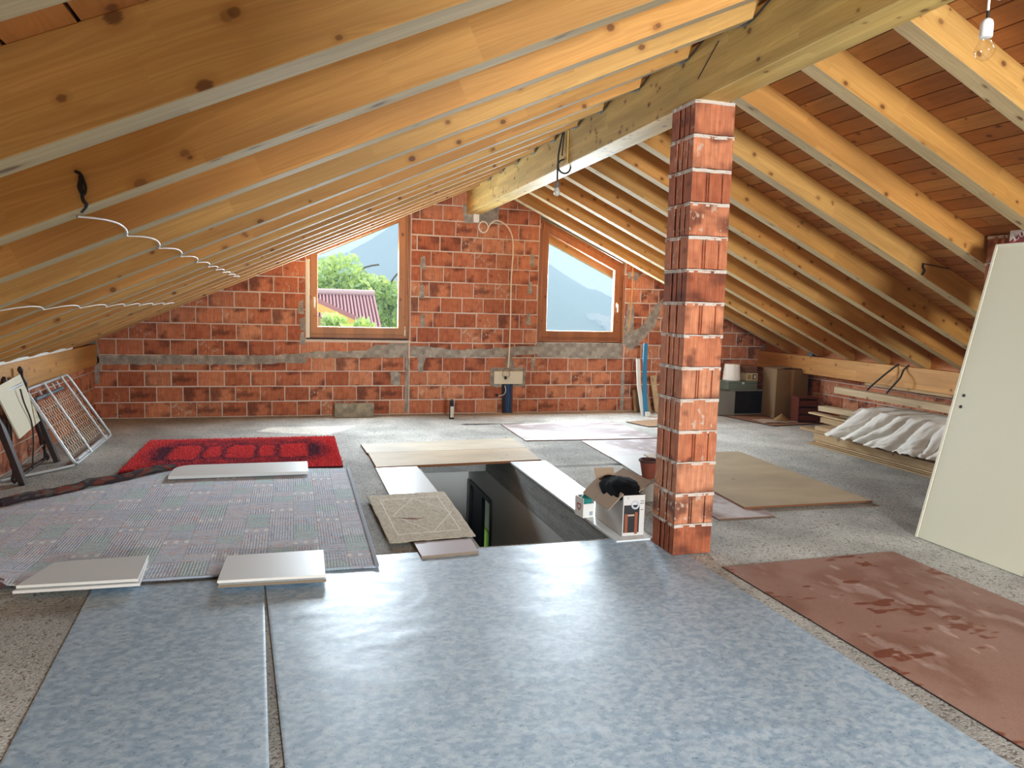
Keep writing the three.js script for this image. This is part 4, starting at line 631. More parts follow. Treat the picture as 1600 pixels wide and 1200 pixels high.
// ---------------------------------------------------------------- lumber pile with a cloth
{
  const P = (label, a, b, w, h, k, grp) => { // plank from a (far end) to b, w across x, h high
    const A = new THREE.Vector3(...a), B = new THREE.Vector3(...b), d = B.clone().sub(A), L = d.length(), g = rbox(w, h, L, 0.004, { su: 1 / 2.4, sv: 1 / 0.5, long: 'z', off: [R() * 4, R()] });
    const o = part('lumber_plank', g, M.plank[k]); o.position.copy(A.add(B).multiplyScalar(0.5)); o.lookAt(new THREE.Vector3(...b)); return tag(o, label, 'plank', grp);
  };
  ['lowest', 'middle', 'topmost'].forEach((n, i) => P(`${n} of the three thin battens under the front plank of the lumber pile`, [5.95 + i * 0.012, 0.010 + i * 0.0205, -7.42 + i * 0.06], [5.935 + i * 0.012, 0.010 + i * 0.0205, -4.6], 0.08, 0.018, (i + 1) % 4, 'thin battens under the lumber pile'));
  P('wide dark-stained plank along the foot of the lumber pile, front face to the room', [5.985, 0.107, -7.34], [5.965, 0.107, -4.3], 0.10, 0.085, 1);
  P('broad plank lying flat on the floor under the pile, nearer the room', [6.25, 0.027, -7.5], [6.25, 0.027, -4.4], 0.36, 0.05, 2); P('broad plank lying flat on the floor under the pile, nearer the wall', [6.65, 0.027, -7.6], [6.65, 0.027, -4.4], 0.38, 0.05, 0);
  P('grey weathered plank sticking out left below the white plank end of the pile', [5.99, 0.166, -7.58], [6.05, 0.166, -4.6], 0.14, 0.03, 2); P('plank with a pale sawn end in the middle of the lumber pile', [6.01, 0.205, -7.33], [6.06, 0.205, -4.6], 0.15, 0.045, 3);
  P('wall-side plank in the middle of the lumber pile', [6.5, 0.11, -7.7], [6.5, 0.11, -4.5], 0.5, 0.11, 1);
  P('greyish plank resting on the pale-ended plank of the pile', [6.10, 0.244, -6.95], [6.06, 0.244, -4.6], 0.16, 0.03, 2); P('thick weathered plank sloping down to the right in the pile', [6.0, 0.317, -7.24], [6.07, 0.291, -5.1], 0.14, 0.06, 1);
  P('splintered thin plank jutting out farthest left of the pile', [6.03, 0.360, -7.52], [6.09, 0.333, -5.2], 0.10, 0.02, 3); P('plank under the upper crossing plank of the pile', [6.10, 0.390, -7.05], [6.08, 0.362, -5.0], 0.13, 0.034, 0);
  P('wall-side plank in the upper layer of the lumber pile', [6.5, 0.25, -7.4], [6.5, 0.25, -4.6], 0.5, 0.16, 2);
  P('pale straight plank rising to the right near the top of the pile', [6.0, 0.445, -7.3], [6.14, 0.47, -5.2], 0.13, 0.06, 0); P('short plank end lying across the upper lumber at the back', [6.45, 0.36, -7.2], [6.5, 0.36, -5.2], 0.3, 0.05, 2);
  P('long squared timber topmost on the lumber pile', [6.05, 0.685, -7.12], [6.22, 0.645, -4.3], 0.12, 0.075, 0); P('second long timber at the top of the pile, nearer the wall', [6.42, 0.63, -7.0], [6.42, 0.63, -4.3], 0.12, 0.05, 1);
  P('timber offcut propping up the topmost timbers of the pile', [6.26, 0.495, -5.3], [6.6, 0.495, -5.25], 0.12, 0.20, 2);
  // cloth: hangs from the top of the pile over its front
  const g = sheet(150, 60, (s, t) => {
    const zt = mix(-6.42, -4.25, s), zb = mix(-7.02, -4.25, s), z = mix(zt, zb, t), fold = Math.pow(Math.abs(Math.sin(s * 34 + 4 * vn(s * 9, t * 2 + 4) + t * 2.4)), 0.7), f2 = vn(s * 30 + t * 3, t * 4 + 11);
    const path = [[6.34, 0.54], [6.18, 0.555], [6.0, 0.525], [5.94, 0.38], [5.92, 0.27], [5.885, 0.185]], k = t * 5, i = Math.min(4, Math.floor(k)), f = k - i, sm = f;
    let x = mix(path[i][0], path[i + 1][0], sm), y = mix(path[i][1], path[i + 1][1], sm); const amp = sstep(0.05, 0.5, t);
    y += 0.02 * fold * (1 - amp) + 0.015 * (f2 - 0.5) + (t > 0.9 ? 0.03 * (vn(s * 50, 8) - 0.4) : 0);
    y += 0.010 * (vn(s * 80 + 3, t * 24) - 0.5); x -= amp * (0.055 * fold + 0.03 * f2 + 0.014 * vn(s * 70 + t * 9, t * 16 + 30)); return [x, Math.max(0.155, y), z + 0.02 * (f2 - 0.5), s, t];
  }, -0.004);
  solo('dust_cloth', g, phys({ color: 0xdedad0, roughness: 0.95, side: THREE.DoubleSide }), 'crumpled off-white cloth draped over the front of the lumber pile', 'cloth');
}
// ---------------------------------------------------------------- far right corner
{
  const cab = thing('low_cabinet', 'low grey cabinet with a black front standing in the far right corner', 'cabinet', [6.53, 0.013, -9.76]), cg = mat({ color: 0x77746a, roughness: 0.6 });
  for (const x of [-0.28, 0.28]) part('side', rbox(0.04, 0.36, 0.34), cg, cab).position.set(x, 0.18, 0);
  part('top', rbox(0.62, 0.02, 0.36), cg, cab).position.set(0, 0.37, 0); part('bottom', rbox(0.52, 0.02, 0.33), cg, cab).position.set(0, 0.012, 0); part('back', rbox(0.52, 0.35, 0.015), cg, cab).position.set(0, 0.185, -0.16); part('door', rbox(0.52, 0.33, 0.014), mat({ color: 0x0b0b0c, roughness: 0.25 }), cab, 'glossy black front').position.set(0.0, 0.19, 0.16);
  part('flank', rbox(0.28, 0.36, 0.02), mat({ color: 0x6b685e, roughness: 0.6 }), cab).position.set(-0.36, 0.18, 0.155); cab.children[cab.children.length - 1].rotation.y = -0.25;
  const gb = thing('green_case', 'flat dark-green case on top of the low cabinet', 'case', [6.42, 0.396, -9.70]); part('body', rbox(0.50, 0.105, 0.28, 0.008), mat({ color: 0x5c675a, roughness: 0.55 }), gb).position.y = 0.053; part('lid', rbox(0.51, 0.025, 0.29, 0.008), mat({ color: 0x667263, roughness: 0.5 }), gb).position.y = 0.118; part('latch', rbox(0.04, 0.03, 0.012), M.steel, gb).position.set(0, 0.1, 0.146);
  const bk = thing('white_bucket', 'white plastic bucket upside down on the green case', 'bucket', [6.31, 0.528, -9.70]); part('body', boxUV(new THREE.LatheGeometry([[0.125, 0], [0.13, 0.012], [0.112, 0.235], [0.10, 0.245], [0, 0.245]].map((q) => new THREE.Vector2(...q)), 32)), M.white, bk); part('rim', new THREE.TorusGeometry(0.128, 0.006, 6, 32).rotateX(Math.PI / 2).translate(0, 0.012, 0), M.white, bk);
  const sb = thing('patterned_box', 'small cream box with dark printed pictures beside the white bucket', 'box', [6.585, 0.528, -9.66]); part('body', rbox(0.19, 0.115, 0.16), mat({ color: 0xb9aa88, roughness: 0.8 }), sb).position.y = 0.058; part('print', rbox(0.07, 0.08, 0.002, 0.0008), mat({ color: 0x4a3c34 }), sb).position.set(0.04, 0.06, 0.081); part('print', rbox(0.03, 0.05, 0.003, 0.0008), mat({ color: 0xd8ccb0 }), sb).position.set(0.045, 0.06, 0.0815); part('print', rbox(0.06, 0.07, 0.002, 0.0008), mat({ color: 0x8e7a4e }), sb).position.set(-0.05, 0.058, 0.081);
  const bb = thing('brown_box', 'small flat brown box on top of the cream patterned box', 'box', [6.58, 0.645, -9.70]); part('body', rbox(0.19, 0.085, 0.18), mat({ color: 0x6a4630, roughness: 0.8 }), bb).position.y = 0.043; part('lid', rbox(0.2, 0.022, 0.19), mat({ color: 0x7a543a, roughness: 0.8 }), bb).position.y = 0.092;
  const tc = thing('tall_carton', 'tall brown cardboard carton standing in the far right corner', 'box', [7.03, 0.013, -9.40], -0.12); const cb = mat({ color: 0x8d7658, roughness: 0.9 });
  for (const [x, z, w, d] of [[0, 0.2, 0.5, 0.008], [0, -0.2, 0.5, 0.008], [-0.25, 0, 0.008, 0.4], [0.25, 0, 0.008, 0.4]]) part('side', rbox(w, 0.72, d, 0.002), cb, tc).position.set(x, 0.36, z); part('bottom', rbox(0.49, 0.008, 0.39, 0.002), cb, tc).position.y = 0.006; const ff = part('flap', rbox(0.24, 0.006, 0.39, 0.002), cb, tc); at(ff, -0.13, 0.735, 0, 0, 0, 0.08); part('tape', rbox(0.045, 0.70, 0.002, 0.0006), mat({ color: 0xa89068, roughness: 0.4 }), tc).position.set(0.0, 0.365, 0.2055); const f4 = part('flap', rbox(0.24, 0.006, 0.39, 0.002), cb, tc); at(f4, 0.12, 0.73, 0, 0, 0, -0.05);
  const st = thing('wooden_crate', 'small dark-red wooden nightstand before the tall carton', 'nightstand', [7.03, 0.013, -8.93], -0.25); const rw = mat({ map: T.board, color: 0x8a5238, roughness: 0.6 }); const sg = (w, h, d) => rbox(w, h, d, 0.004, { su: 1 / 2.4, sv: 1 / 0.54 });
  part('top', sg(0.3, 0.025, 0.28), rw, st).position.y = 0.345; for (const x of [-0.13, 0.13]) part('side', sg(0.02, 0.33, 0.25), rw, st).position.set(x, 0.167, 0); part('back', sg(0.24, 0.32, 0.012), rw, st).position.set(0, 0.167, -0.11); for (const y of [0.06, 0.16, 0.27]) { const d = part('drawer', sg(0.235, 0.085, 0.02), rw, st); d.position.set(0, y, 0.12); }
  const bl = solo('blue_carton', rbox(0.14, 0.10, 0.10, 0.004), mat({ color: 0x4a5a64, roughness: 0.7 }), 'small blue-grey box on the ledge of the wall plate at the right', 'box', [7.20, 0.992, -9.0]); bl.position.set(7.07, 0.0, -9); bl.position.set(7.19, 0.995, -9.0);
  // rags and paper on the cardboard
  const paper = sheet(24, 18, (s, t) => { const x = mix(6.30, 6.86, s), z = mix(-8.82, -9.12, t), c = Math.exp(-(((s - 0.68) / 0.14) ** 2 + ((t - 0.55) / 0.3) ** 2)); return [x + 0.02 * (vn(t * 5, 3) - 0.5), 0.016 + 0.012 * fbm(s * 6, t * 6, 256, 256, 3), z + 0.03 * (vn(s * 5, 9) - 0.5), s, t]; }, 0.003); solo('paper_sheet', paper, mat({ color: 0xb8a896, roughness: 0.9 }), 'rumpled pale paper lying on the cardboard in the far right corner', 'paper');
  const rag = new THREE.ConeGeometry(0.12, 0.10, 18, 8), RP = rag.attributes.position; for (let i = 0; i < RP.count; i++) { const k = 1 + 0.5 * (fbm(RP.getX(i) * 18 + 30, RP.getZ(i) * 18 + RP.getY(i) * 9 + 30, 256, 256, 2) - 0.5); RP.setX(i, RP.getX(i) * k * 1.1); RP.setZ(i, RP.getZ(i) * k * 0.8); } rag.computeVertexNormals(); solo('tan_rag', boxUV(rag), mat({ color: 0x9c8158, roughness: 1 }), 'peaked tan rag sitting on the rumpled paper', 'rag', [6.70, 0.075, -8.98]);
  // cords hanging from a rafter to the pile
  for (const [dz, dx, lab] of [[0, 0, 'left'], [0.16, 0.02, 'right']]) { const c = solo('hanging_strap', tube([[7.16, 0.965, -7.40 + dz], [7.10 + dx, 0.9, -7.44 + dz], [7.04, 0.8, -7.52 + dz * 1.7], [6.98, 0.62, -7.68 + dz * 2.0], [6.95, 0.5, -7.72 + dz * 2]], 0.011, 16, 6), M.black, `${lab} one of two dark straps hanging from the rafters behind the lumber pile`, 'strap'); }
}

// ---------------------------------------------------------------- leaning things on the back wall, concrete block, spray can
{
  const lean = (name, label, cat, x, w, h, d, zf, m, tiltX, rz = 0) => solo(name, rbox(w, h, d, 0.003), m, label, cat, [x, (h / 2) * Math.cos(tiltX) + 0.004, zf - (h / 2) * Math.sin(tiltX)], [-tiltX, 0, rz]);
  lean('concrete_tile', 'large grey slab leaning on the back wall right of the window', 'slab', 5.06, 0.22, 0.30, 0.03, -10.12, mat({ color: 0x7f7768, roughness: 0.9 }), 0.3); lean('wood_offcut', 'narrow pale offcut leaning at the left end of the leaning slabs', 'offcut', 4.955, 0.04, 0.34, 0.02, -10.1, M.plank[1], 0.3);
  lean('concrete_tile', 'smaller tan slab leaning in front of the large grey slab', 'slab', 5.09, 0.13, 0.24, 0.03, -10.0, mat({ color: 0x9c8d70, roughness: 0.9 }), 0.3, 0.08); lean('wood_offcut', 'tall pale board end beside the blue strip, next to the pillar', 'offcut', 5.27, 0.09, 0.56, 0.02, -10.05, M.plank[0], 0.2, 0.1);
  const bent = (name, label, pts, w, m, wb) => { const sh = new THREE.Shape(); pts.forEach((p, i) => (i ? sh.lineTo(p[0] - w / 2, p[1]) : sh.moveTo(p[0] - w / 2, p[1]))); [...pts].reverse().forEach((p) => sh.lineTo(p[0] + w / 2, p[1])); const g = new THREE.ExtrudeGeometry(sh, { depth: 0.02, bevelEnabled: true, bevelSize: 0.001, bevelThickness: 0.001, bevelSegments: 1 }); return solo(name, boxUV(g), m, label, 'strip', [0, 0.003, -9.72], [-0.16, 0, 0]); };
  bent('insulation_strip', 'tall bright-blue foam strip leaning on the wall left of the pillar', [[4.93, 0.0], [4.92, 0.3], [4.925, 0.6], [4.95, 0.95], [4.96, 1.06]], 0.06, mat({ color: 0x2d86b4, roughness: 0.6 })); const wst = bent('insulation_strip', 'white bent strip leaning beside the blue foam strip', [[4.90, 0.0], [4.875, 0.2], [4.845, 0.45], [4.845, 0.83]], 0.055, M.white); wst.position.z = -9.75;
  solo('white_block', rbox(0.066, 0.07, 0.05, 0.004), M.white, 'short white block at the foot of the blue foam strip', 'block', [4.93, 0.037, -9.66]);
  const cb = thing('concrete_block', 'pale concrete kerb block lying against the back wall below the left window', 'block', [0.79, 0, -10.08], 0.02); part('body', rbox(0.52, 0.19, 0.08, 0.008, { su: 2, sv: 2 }), mat({ map: T.mortar, bumpMap: T.mortarB, bumpScale: 0.01, color: 0xf0ead8, roughness: 0.95 }), cb).position.y = 0.095;
  const can = thing('spray_can', 'spray can with a black cap standing by the back wall', 'can', [2.06, 0, -9.78]); part('body', boxUV(new THREE.LatheGeometry([[0, 0], [0.033, 0], [0.033, 0.19], [0.024, 0.205], [0, 0.205]].map((q) => new THREE.Vector2(...q)), 24)), M.black, can); part('label', new THREE.CylinderGeometry(0.0336, 0.0336, 0.15, 24, 1, true, -0.7, 1.6).translate(0, 0.10, 0), mat({ color: 0xcfc7b4, roughness: 0.5 }), can); part('cap', boxUV(new THREE.LatheGeometry([[0.0, 0.27], [0.02, 0.265], [0.028, 0.25], [0.03, 0.205], [0, 0.205]].map((q) => new THREE.Vector2(...q)), 24)), M.black, can);
}
// ---------------------------------------------------------------- wiring
{
  const W = M.white, z = ZB;
  const bx = thing('fuse_box', 'white wall box with loose cables above the floor of the back wall', 'junction box', [2.985, 0.515, z]); part('cover', rbox(0.43, 0.185, 0.05, 0.006), M.cream, bx).position.z = 0.02; part('loop', new THREE.TorusGeometry(0.055, 0.006, 6, 24), mat({ color: 0xb9a58c }), bx).position.set(-0.04, 0.055, 0.055); part('terminal', rbox(0.03, 0.045, 0.03), M.black, bx).position.set(-0.05, 0.0, 0.06);
  const cd = thing('conduit_bundle', 'bundle of dark-blue conduits running from the wall box into the floor', 'conduit', [2.98, 0, z]); [-0.065, -0.038, -0.012, 0.016, 0.043, 0.066].forEach((x, i) => part('conduit', tube([[x * 1.1, 0.43, 0.005], [x, 0.22, 0.022 + 0.008 * (i % 2)], [x * 0.95, -0.01, 0.035]], 0.0145, 14, 8), [M.black, mat({ color: 0x16233c, roughness: 0.5 }), mat({ color: 0x1f3d6c, roughness: 0.45 }), mat({ color: 0x24528c, roughness: 0.45 }), mat({ color: 0x1c3560, roughness: 0.5 }), mat({ color: 0x5a4a4c, roughness: 0.6 })][i], cd)); part('cable_end', tube([[-0.05, 0.40, 0.05], [-0.04, 0.33, 0.07], [-0.07, 0.27, 0.06], [-0.14, 0.25, 0.045]], 0.006, 20, 6), W, cd, 'white loose cable'); part('connector', rbox(0.035, 0.04, 0.03), M.black, cd).position.set(-0.16, 0.26, 0.04);
  const jb = thing('junction_box', 'small white connector box under the ridge beam end on the back wall', 'junction box', [2.455, 2.75, z + 0.015]); part('body', rbox(0.085, 0.13, 0.05, 0.008), M.white, jb).position.z = 0.015; part('spout', rbox(0.03, 0.04, 0.03), M.white, jb).position.set(0.0, 0.08, 0.012);
  const loop = []; for (let i = 0; i <= 20; i++) { const a = -1.2 + i / 20 * 6.6; loop.push([2.56 + 0.068 * Math.cos(a), 2.63 + 0.075 * Math.sin(a), z + 0.035 + 0.001 * i]); }
  solo('wall_cable', tube([...loop, [2.66, 2.68, z + 0.05], [2.76, 2.73, z + 0.05], [2.90, 2.66, z + 0.05], [2.98, 2.52, z + 0.05], [3.0, 2.3, z + 0.045], [2.985, 1.9, z + 0.04], [2.99, 1.4, z + 0.04], [2.985, 0.95, z + 0.045], [2.97, 0.66, z + 0.06]], 0.0105, 160, 7, false, 0.5), mat({ color: 0xefe2cc, roughness: 0.5 }), 'pale cable looping out of the small connector box and down the back wall', 'cable');
  const oc = thing('wall_conduit', 'orange-tan conduit in the wall chase right of the right window', 'conduit', [4.885, 0, z + 0.006]); part('tube', tube([[0, 2.24, 0], [0.005, 1.9, 0.004], [0, 1.5, 0.0], [-0.03, 1.2, -0.004]], 0.014, 20, 8), mat({ color: 0xd8a468, roughness: 0.6 }), oc); part('clip', rbox(0.05, 0.02, 0.02), M.mortar, oc).position.set(0, 2.02, 0.01);
  // twisted white wires festooned under the left rafters
  const fest = (label, x, zs, sag) => { const p = []; zs.forEach((zz, i) => { const yk = roofY(x) - 0.006, n = zs[i + 1]; p.push([x, yk, zz]); if (n !== undefined) for (const f of [0.12, 0.3, 0.5, 0.7, 0.88]) { const q = 1 - (2 * f - 1) ** 2; p.push([x + sag * q, roofY(x + sag * q) - 0.007, mix(zz, n, f)]); } }); return solo('white_wire', tube(p, 0.0036, p.length * 4, 5), M.white, label, 'wire'); };
  const zz = [-1.65, -2.30, -2.94, -3.6, -4.26, -4.92, -5.56, -6.1, -6.67, -7.27, -7.86, -8.45];
  fest('white twisted wire festooned under the left rafters from the black cable loop', -0.56, zz.slice(1), 0.035); fest('lower white twisted wire festooned under the left rafters near the eaves', -1.2, zz.slice(2), 0.045);
  solo('black_cable_loop', tube([[-0.545, 1.87, -2.236], [-0.53, 1.86, -2.232], [-0.535, 1.83, -2.228], [-0.525, 1.81, -2.226], [-0.52, 1.83, -2.228], [-0.532, 1.862, -2.232], [-0.527, 1.80, -2.226], [-0.52, 1.785, -2.235], [-0.545, 1.772, -2.29]], 0.0045, 60, 6), M.black, 'short black cable loop hanging under the second left rafter', 'cable');
  // cable laid along the top of the ridge beam
  const cp = []; for (const a of [-8.98, -8.4, -7.81, -7.22, -6.62, -6.045, -5.508, -4.865, -4.206, -3.541, -2.887, -2.245]) { cp.push([2.315, 3.075, a - 0.12], [2.312, 3.075, a - 0.0], [2.318, 3.135, a + 0.17]); cp.push([2.318, 3.14, a + 0.34]); }
  solo('beam_cable', tube(cp, 0.006, 240, 6), mat({ color: 0x2c2a2c, roughness: 0.5 }), 'dark cable waving along the top edge of the ridge beam between the rafters', 'cable');
  const hk = thing('iron_hook', 'small black iron hook with a thin wire on a right-hand rafter above the leaning door', 'hook', [0, 0, 0]); part('hook', tube([[5.12, 1.902, -5.122], [5.128, 1.94, -5.108], [5.118, 1.97, -5.118], [5.126, 2.0, -5.126]], 0.009, 16, 6), M.black, hk); part('wire', rod([5.126, 1.998, -5.124], [5.44, 1.962, -5.124], 0.004, 5), M.black, hk);
  // bulbs
  const bulb = (name, label, x, y, zb, up, r, black) => {
    const t = thing(name, label, 'bulb', [x, y, zb]); // origin at the bulb's tip
    const k = r / 0.03, prof = [[0, 0], [0.012, 0.0025], [0.0225, 0.0105], [0.0292, 0.024], [0.03, 0.032], [0.0275, 0.043], [0.021, 0.056], [0.0155, 0.067], [0.0142, 0.075]].map((q) => new THREE.Vector2(q[0] * k, q[1] * k));
    part('globe', boxUV(new THREE.LatheGeometry(prof, 32)), black ? mat({ color: 0xcfcfc6, roughness: 0.3 }) : phys({ color: 0xffffff, roughness: 0.02, transmission: 1, thickness: 0, ior: 1.5 }), t);
    if (!black) part('filament_stem', flat([rod([0, 0.075 * k, 0], [0, 0.04 * k, 0], 0.004 * k), rod([0, 0.042 * k, 0], [0.011 * k, 0.03 * k, 0], 0.0007), rod([0, 0.042 * k, 0], [-0.011 * k, 0.03 * k, 0], 0.0007)]), M.glass, t);
    part('socket', boxUV(new THREE.LatheGeometry([[0.0, 0.072], [0.018, 0.072], [0.0195, 0.076], [0.0195, 0.112], [0.0165, 0.124], [0.008, 0.131], [0, 0.131]].map((q) => new THREE.Vector2(q[0] * k, q[1] * k)), 28)), black ? mat({ color: 0x6a6a66, roughness: 0.5 }) : M.white, t);
    part('collar', rod([0, 0.129 * k, 0], [0, 0.155 * k, 0], 0.0052 * k), M.black, t); return [t, 0.152 * k];
  };
  const [b1, h1] = bulb('pendant_bulb', 'clear light bulb in a white socket hanging at the upper right', 2.16, 2.385, -1.985, 0.5, 0.03, false);
  const cr = []; for (let i = 0; i <= 14; i++) { const a = Math.PI + i / 14 * 6.0; cr.push([0.034 + 0.03 * Math.cos(a), h1 + 0.075 - 0.035 * Math.sin(a) * 0.9, 0.004 * i / 14]); }
  part('cable', tube([[0, h1 - 0.01, 0], [0, h1 + 0.04, 0], ...cr, [0, h1 + 0.12, 0.0], [0.05, h1 + 0.35, -0.02], [0.155, 2.86 - 2.385, 0.0]], 0.0042, 90, 7), M.white, b1);
  const [b2, h2] = bulb('pendant_bulb', 'small light bulb on a black looped cable hanging from the ridge beam', 2.27, 2.535, -6.40, 0.5, 0.03, true);
  const c2 = []; for (let i = 0; i <= 16; i++) { const a = Math.PI + i / 16 * 6.2; c2.push([0.012 * i / 16, h2 + 0.12 + 0.055 * Math.sin(-a) * 1.0, -0.055 - 0.055 * Math.cos(a)]); }
  const lp = []; for (let i = 0; i <= 18; i++) { const a = Math.PI - i / 18 * 6.3; lp.push([0.06 + 0.06 * Math.cos(a), h2 + 0.11 + 0.06 * Math.sin(a), 0.012 * i / 18]); }
  part('cable', tube([[0, h2 - 0.01, 0], ...lp, [0.0, h2 + 0.2, 0.01], [0.022, h2 + 0.32, -0.0], [0.04, 3.1 - 2.535, 0.0]], 0.008, 120, 7), M.black, b2); part('cable', tube([[0.03, h2 + 0.2, 0.02], [0.036, h2 + 0.3, 0.02], [0.045, 3.09 - 2.535, 0.02]], 0.006, 12, 6), M.black, b2);
}
// ---------------------------------------------------------------- left corner: folding cot frame and tipped table
{
  const cot = thing('folding_bed', 'folding metal bed frame with wire mesh, leaning on the left wall', 'bed frame', [0, 0, 0]);
  const nb = [-1.88, 0.02, -7.40], nt = [-2.27, 0.69, -7.47], ft = [-2.27, 0.705, -8.74], fb = [-1.915, 0.02, -8.95], L = (a, b, f) => a.map((v, i) => mix(v, b[i], f));
  const loop = [L(nb, nt, 0.06), L(nb, nt, 0.5), L(nb, nt, 0.94), L(nt, ft, 0.04), L(nt, ft, 0.5), L(nt, ft, 0.96), L(ft, fb, 0.06), L(ft, fb, 0.5), L(ft, fb, 0.94), L(fb, nb, 0.03), L(fb, nb, 0.5), L(fb, nb, 0.97)];
  const poly = new THREE.CurvePath(), V = (p) => new THREE.Vector3(...p), cs = [nb, nt, ft, fb]; for (let i = 0; i < 4; i++) { const a = cs[i], b = cs[(i + 1) % 4], c = cs[(i + 2) % 4]; poly.add(new THREE.LineCurve3(V(L(a, b, 0.07)), V(L(a, b, 0.93)))); poly.add(new THREE.QuadraticBezierCurve3(V(L(a, b, 0.93)), V(b), V(L(b, c, 0.07)))); }
  part('outer_tube', new THREE.TubeGeometry(poly, 180, 0.014, 8, true), M.steel, cot);
  for (const [f, d, r] of [[0.33, 0.03, 0.010], [0.76, 0.03, 0.010], [0.97, 0.01, 0.006]]) { const a = L(nb, fb, f), b = L(nt, ft, f); a[0] += d * 0.86; a[1] += d * 0.5; b[0] += d * 0.86; b[1] += d * 0.5; part('rod', rod(a, b, r), M.steel, cot); }
  // hexagonal wire mesh between the tubes, a little behind
  const pt = (s, t) => { const p = L(L(nb, fb, s), L(nt, ft, s), t); return [p[0] - 0.012, p[1] - 0.006, p[2]]; }; const hx = [], W = 1.45, H = 0.78, a = 0.041;
  for (let j = -1; j < 16; j++) for (let i = -1; i < 26; i++) { const cx = i * a * Math.sqrt(3) + (j % 2 ? a * Math.sqrt(3) / 2 : 0), cy = j * a * 1.5, P = (k) => [cx + a * Math.cos(Math.PI / 6 + k * Math.PI / 3), cy + a * Math.sin(Math.PI / 6 + k * Math.PI / 3)]; for (const k of [0, 1, 2]) { const p = P(k), q = P(k + 1), ok = (v) => v[0] > 0.03 && v[0] < W - 0.03 && v[1] > 0.05 && v[1] < H * 0.82; if (ok(p) && ok(q)) hx.push(rod(pt(p[0] / W, p[1] / H), pt(q[0] / W, q[1] / H), 0.0036, 4)); } }
  part('wire_mesh', mergeGeometries(hx), mat({ color: 0xd8c4ac, roughness: 0.5, metalness: 0.2 }), cot).userData.kind = 'stuff';
  const sp = (x0, f0, f1) => rod(pt(f0, x0), pt(f1, x0), 0.02, 8); part('roller', sp(0.86, 0.08, 0.72), mat({ color: 0x66727a, roughness: 0.5, metalness: 0.5 }), cot); part('crossbar', sp(0.03, 0.1, 0.9), M.steel, cot);
  part('foot_bar', tube([[-1.885, 0.02, -7.38], [-2.0, 0.018, -7.22], [-2.29, 0.018, -6.86]], 0.013, 12, 8), M.steel, cot);
  for (const f of [0.25, 0.42, 0.58, 0.7]) part('spring', rod(pt(f, 0.87), pt(f + 0.01, 0.97), 0.008), M.steel, cot);

  const tb = thing('tipped_table', 'dark wooden table with a pale top tipped up against the left wall', 'table', [0, 0, 0]); const dk = M.darkWood;
  const tl = [-2.235, 0.80, -6.62], trp = [-2.285, 0.84, -7.36], br = [-2.20, 0.40, -7.55], bl = [-2.15, 0.36, -6.86];
  { const A = V(L(bl, tl, 0.5)), n = V(trp).sub(V(tl)).cross(V(bl).sub(V(tl))).normalize().multiplyScalar(-0.012); const q = (a2, b2, c2, d2) => [a2, b2, c2, a2, c2, d2]; const F = [tl, trp, br, bl].map(V), B = F.map((p) => p.clone().add(n)), T2 = [...q(F[0], F[3], F[2], F[1]), ...q(B[0], B[1], B[2], B[3])]; for (let i = 0; i < 4; i++) { const j = (i + 1) % 4; T2.push(...q(F[i], F[j], B[j], B[i])); }
    const g = new THREE.BufferGeometry(); g.setAttribute('position', new THREE.Float32BufferAttribute(T2.flatMap((p) => p.toArray()), 3)); g.computeVertexNormals(); const o = part('table_top', boxUV(g), mat({ color: 0xd6d0b4, roughness: 0.6, side: THREE.DoubleSide }), tb); }
  part('leg', bar([-2.10, 0.0, -6.77], [-2.27, 0.66, -6.70], 0.045, 0.07), dk, tb); part('leg', bar([-2.09, 0.0, -7.65], [-2.26, 0.46, -7.70], 0.045, 0.06), dk, tb);
  const turned = (a2, b2) => { const A = V(a2), B = V(b2), d = B.clone().sub(A), l = d.length(), prof = []; for (let i = 0; i <= 40; i++) { const f = i / 40, r = 0.017 + 0.007 * Math.sin(f * 40) * (f < 0.25 || f > 0.8 ? 1 : 0.15); prof.push(new THREE.Vector2(f > 0.955 ? 0.024 * Math.sqrt(Math.max(0, 1 - ((f - 0.978) / 0.024) ** 2)) : i === 0 ? 0.001 : r, f * l)); } const g = new THREE.LatheGeometry(prof, 14); g.applyQuaternion(new THREE.Quaternion().setFromUnitVectors(new THREE.Vector3(0, 1, 0), d.normalize())); return boxUV(g.translate(...a2)); };
  part('turned_post', turned([-2.17, 0.0, -6.80], [-2.27, 0.86, -6.97]), dk, tb); part('turned_post', turned([-2.19, 0.0, -7.72], [-2.285, 0.905, -7.39]), dk, tb);
  part('rail', tube([[-2.24, 0.73, -6.80], [-2.25, 0.75, -7.05], [-2.26, 0.76, -7.32]], 0.018, 10, 8), M.steel, tb, 'grey metal tube'); part('stretcher', rod([-2.18, 0.12, -7.0], [-2.20, 0.17, -7.70], 0.010), mat({ color: 0x8a8078 }), tb); part('stretcher', rod([-2.19, 0.02, -6.9], [-2.2, 0.03, -7.68], 0.014), dk, tb);
  part('cord', tube([[-2.205, 0.74, -7.13], [-2.19, 0.62, -7.16], [-2.17, 0.45, -7.25], [-2.15, 0.30, -7.22], [-2.16, 0.04, -7.2]], 0.007, 30, 6), mat({ color: 0x3c3028 }), tb);
}
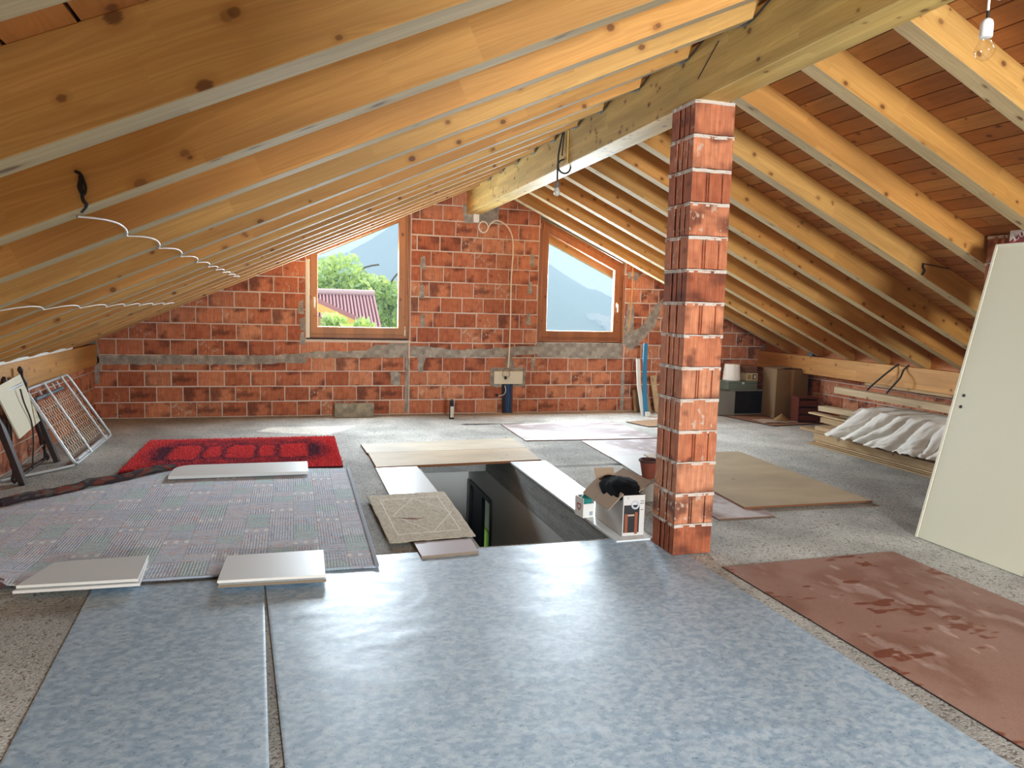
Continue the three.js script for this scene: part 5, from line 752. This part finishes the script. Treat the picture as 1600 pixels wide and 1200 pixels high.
// ---------------------------------------------------------------- sky: bright, hazy, a few soft clouds
{
  const W = 256, H = 128, d = new Float32Array(W * H * 4);
  for (let j = 0; j < H; j++) for (let i = 0; i < W; i++) { const e = ((j + 0.5) / H - 0.5) * Math.PI, n = fbm(i / W * 10, j / H * 10, 10, 10, 4), c = sstep(0.42, 0.68, n), k = (j * W + i) * 4; const b = e > 0 ? [0.62, 0.80, 1.0] : [0.5, 0.52, 0.5], w = [1.0, 1.0, 1.0]; for (let q = 0; q < 3; q++) d[k + q] = e > 0 ? mix(b[q], w[q], 0.35 + 0.5 * c) : b[q]; d[k + 3] = 1; }
  const t = new THREE.DataTexture(d, W, H, THREE.RGBAFormat, THREE.FloatType); t.mapping = THREE.EquirectangularReflectionMapping; t.magFilter = t.minFilter = THREE.LinearFilter; t.needsUpdate = true;
  scene.background = t; scene.backgroundIntensity = SKY_STRENGTH;
}
// the valley's haze, thin enough to matter only over hundreds of metres
scene.fog = new THREE.FogExp2(new THREE.Color(0.62, 0.83, 1.0), 0.0011);
renderer.render(scene, camera);
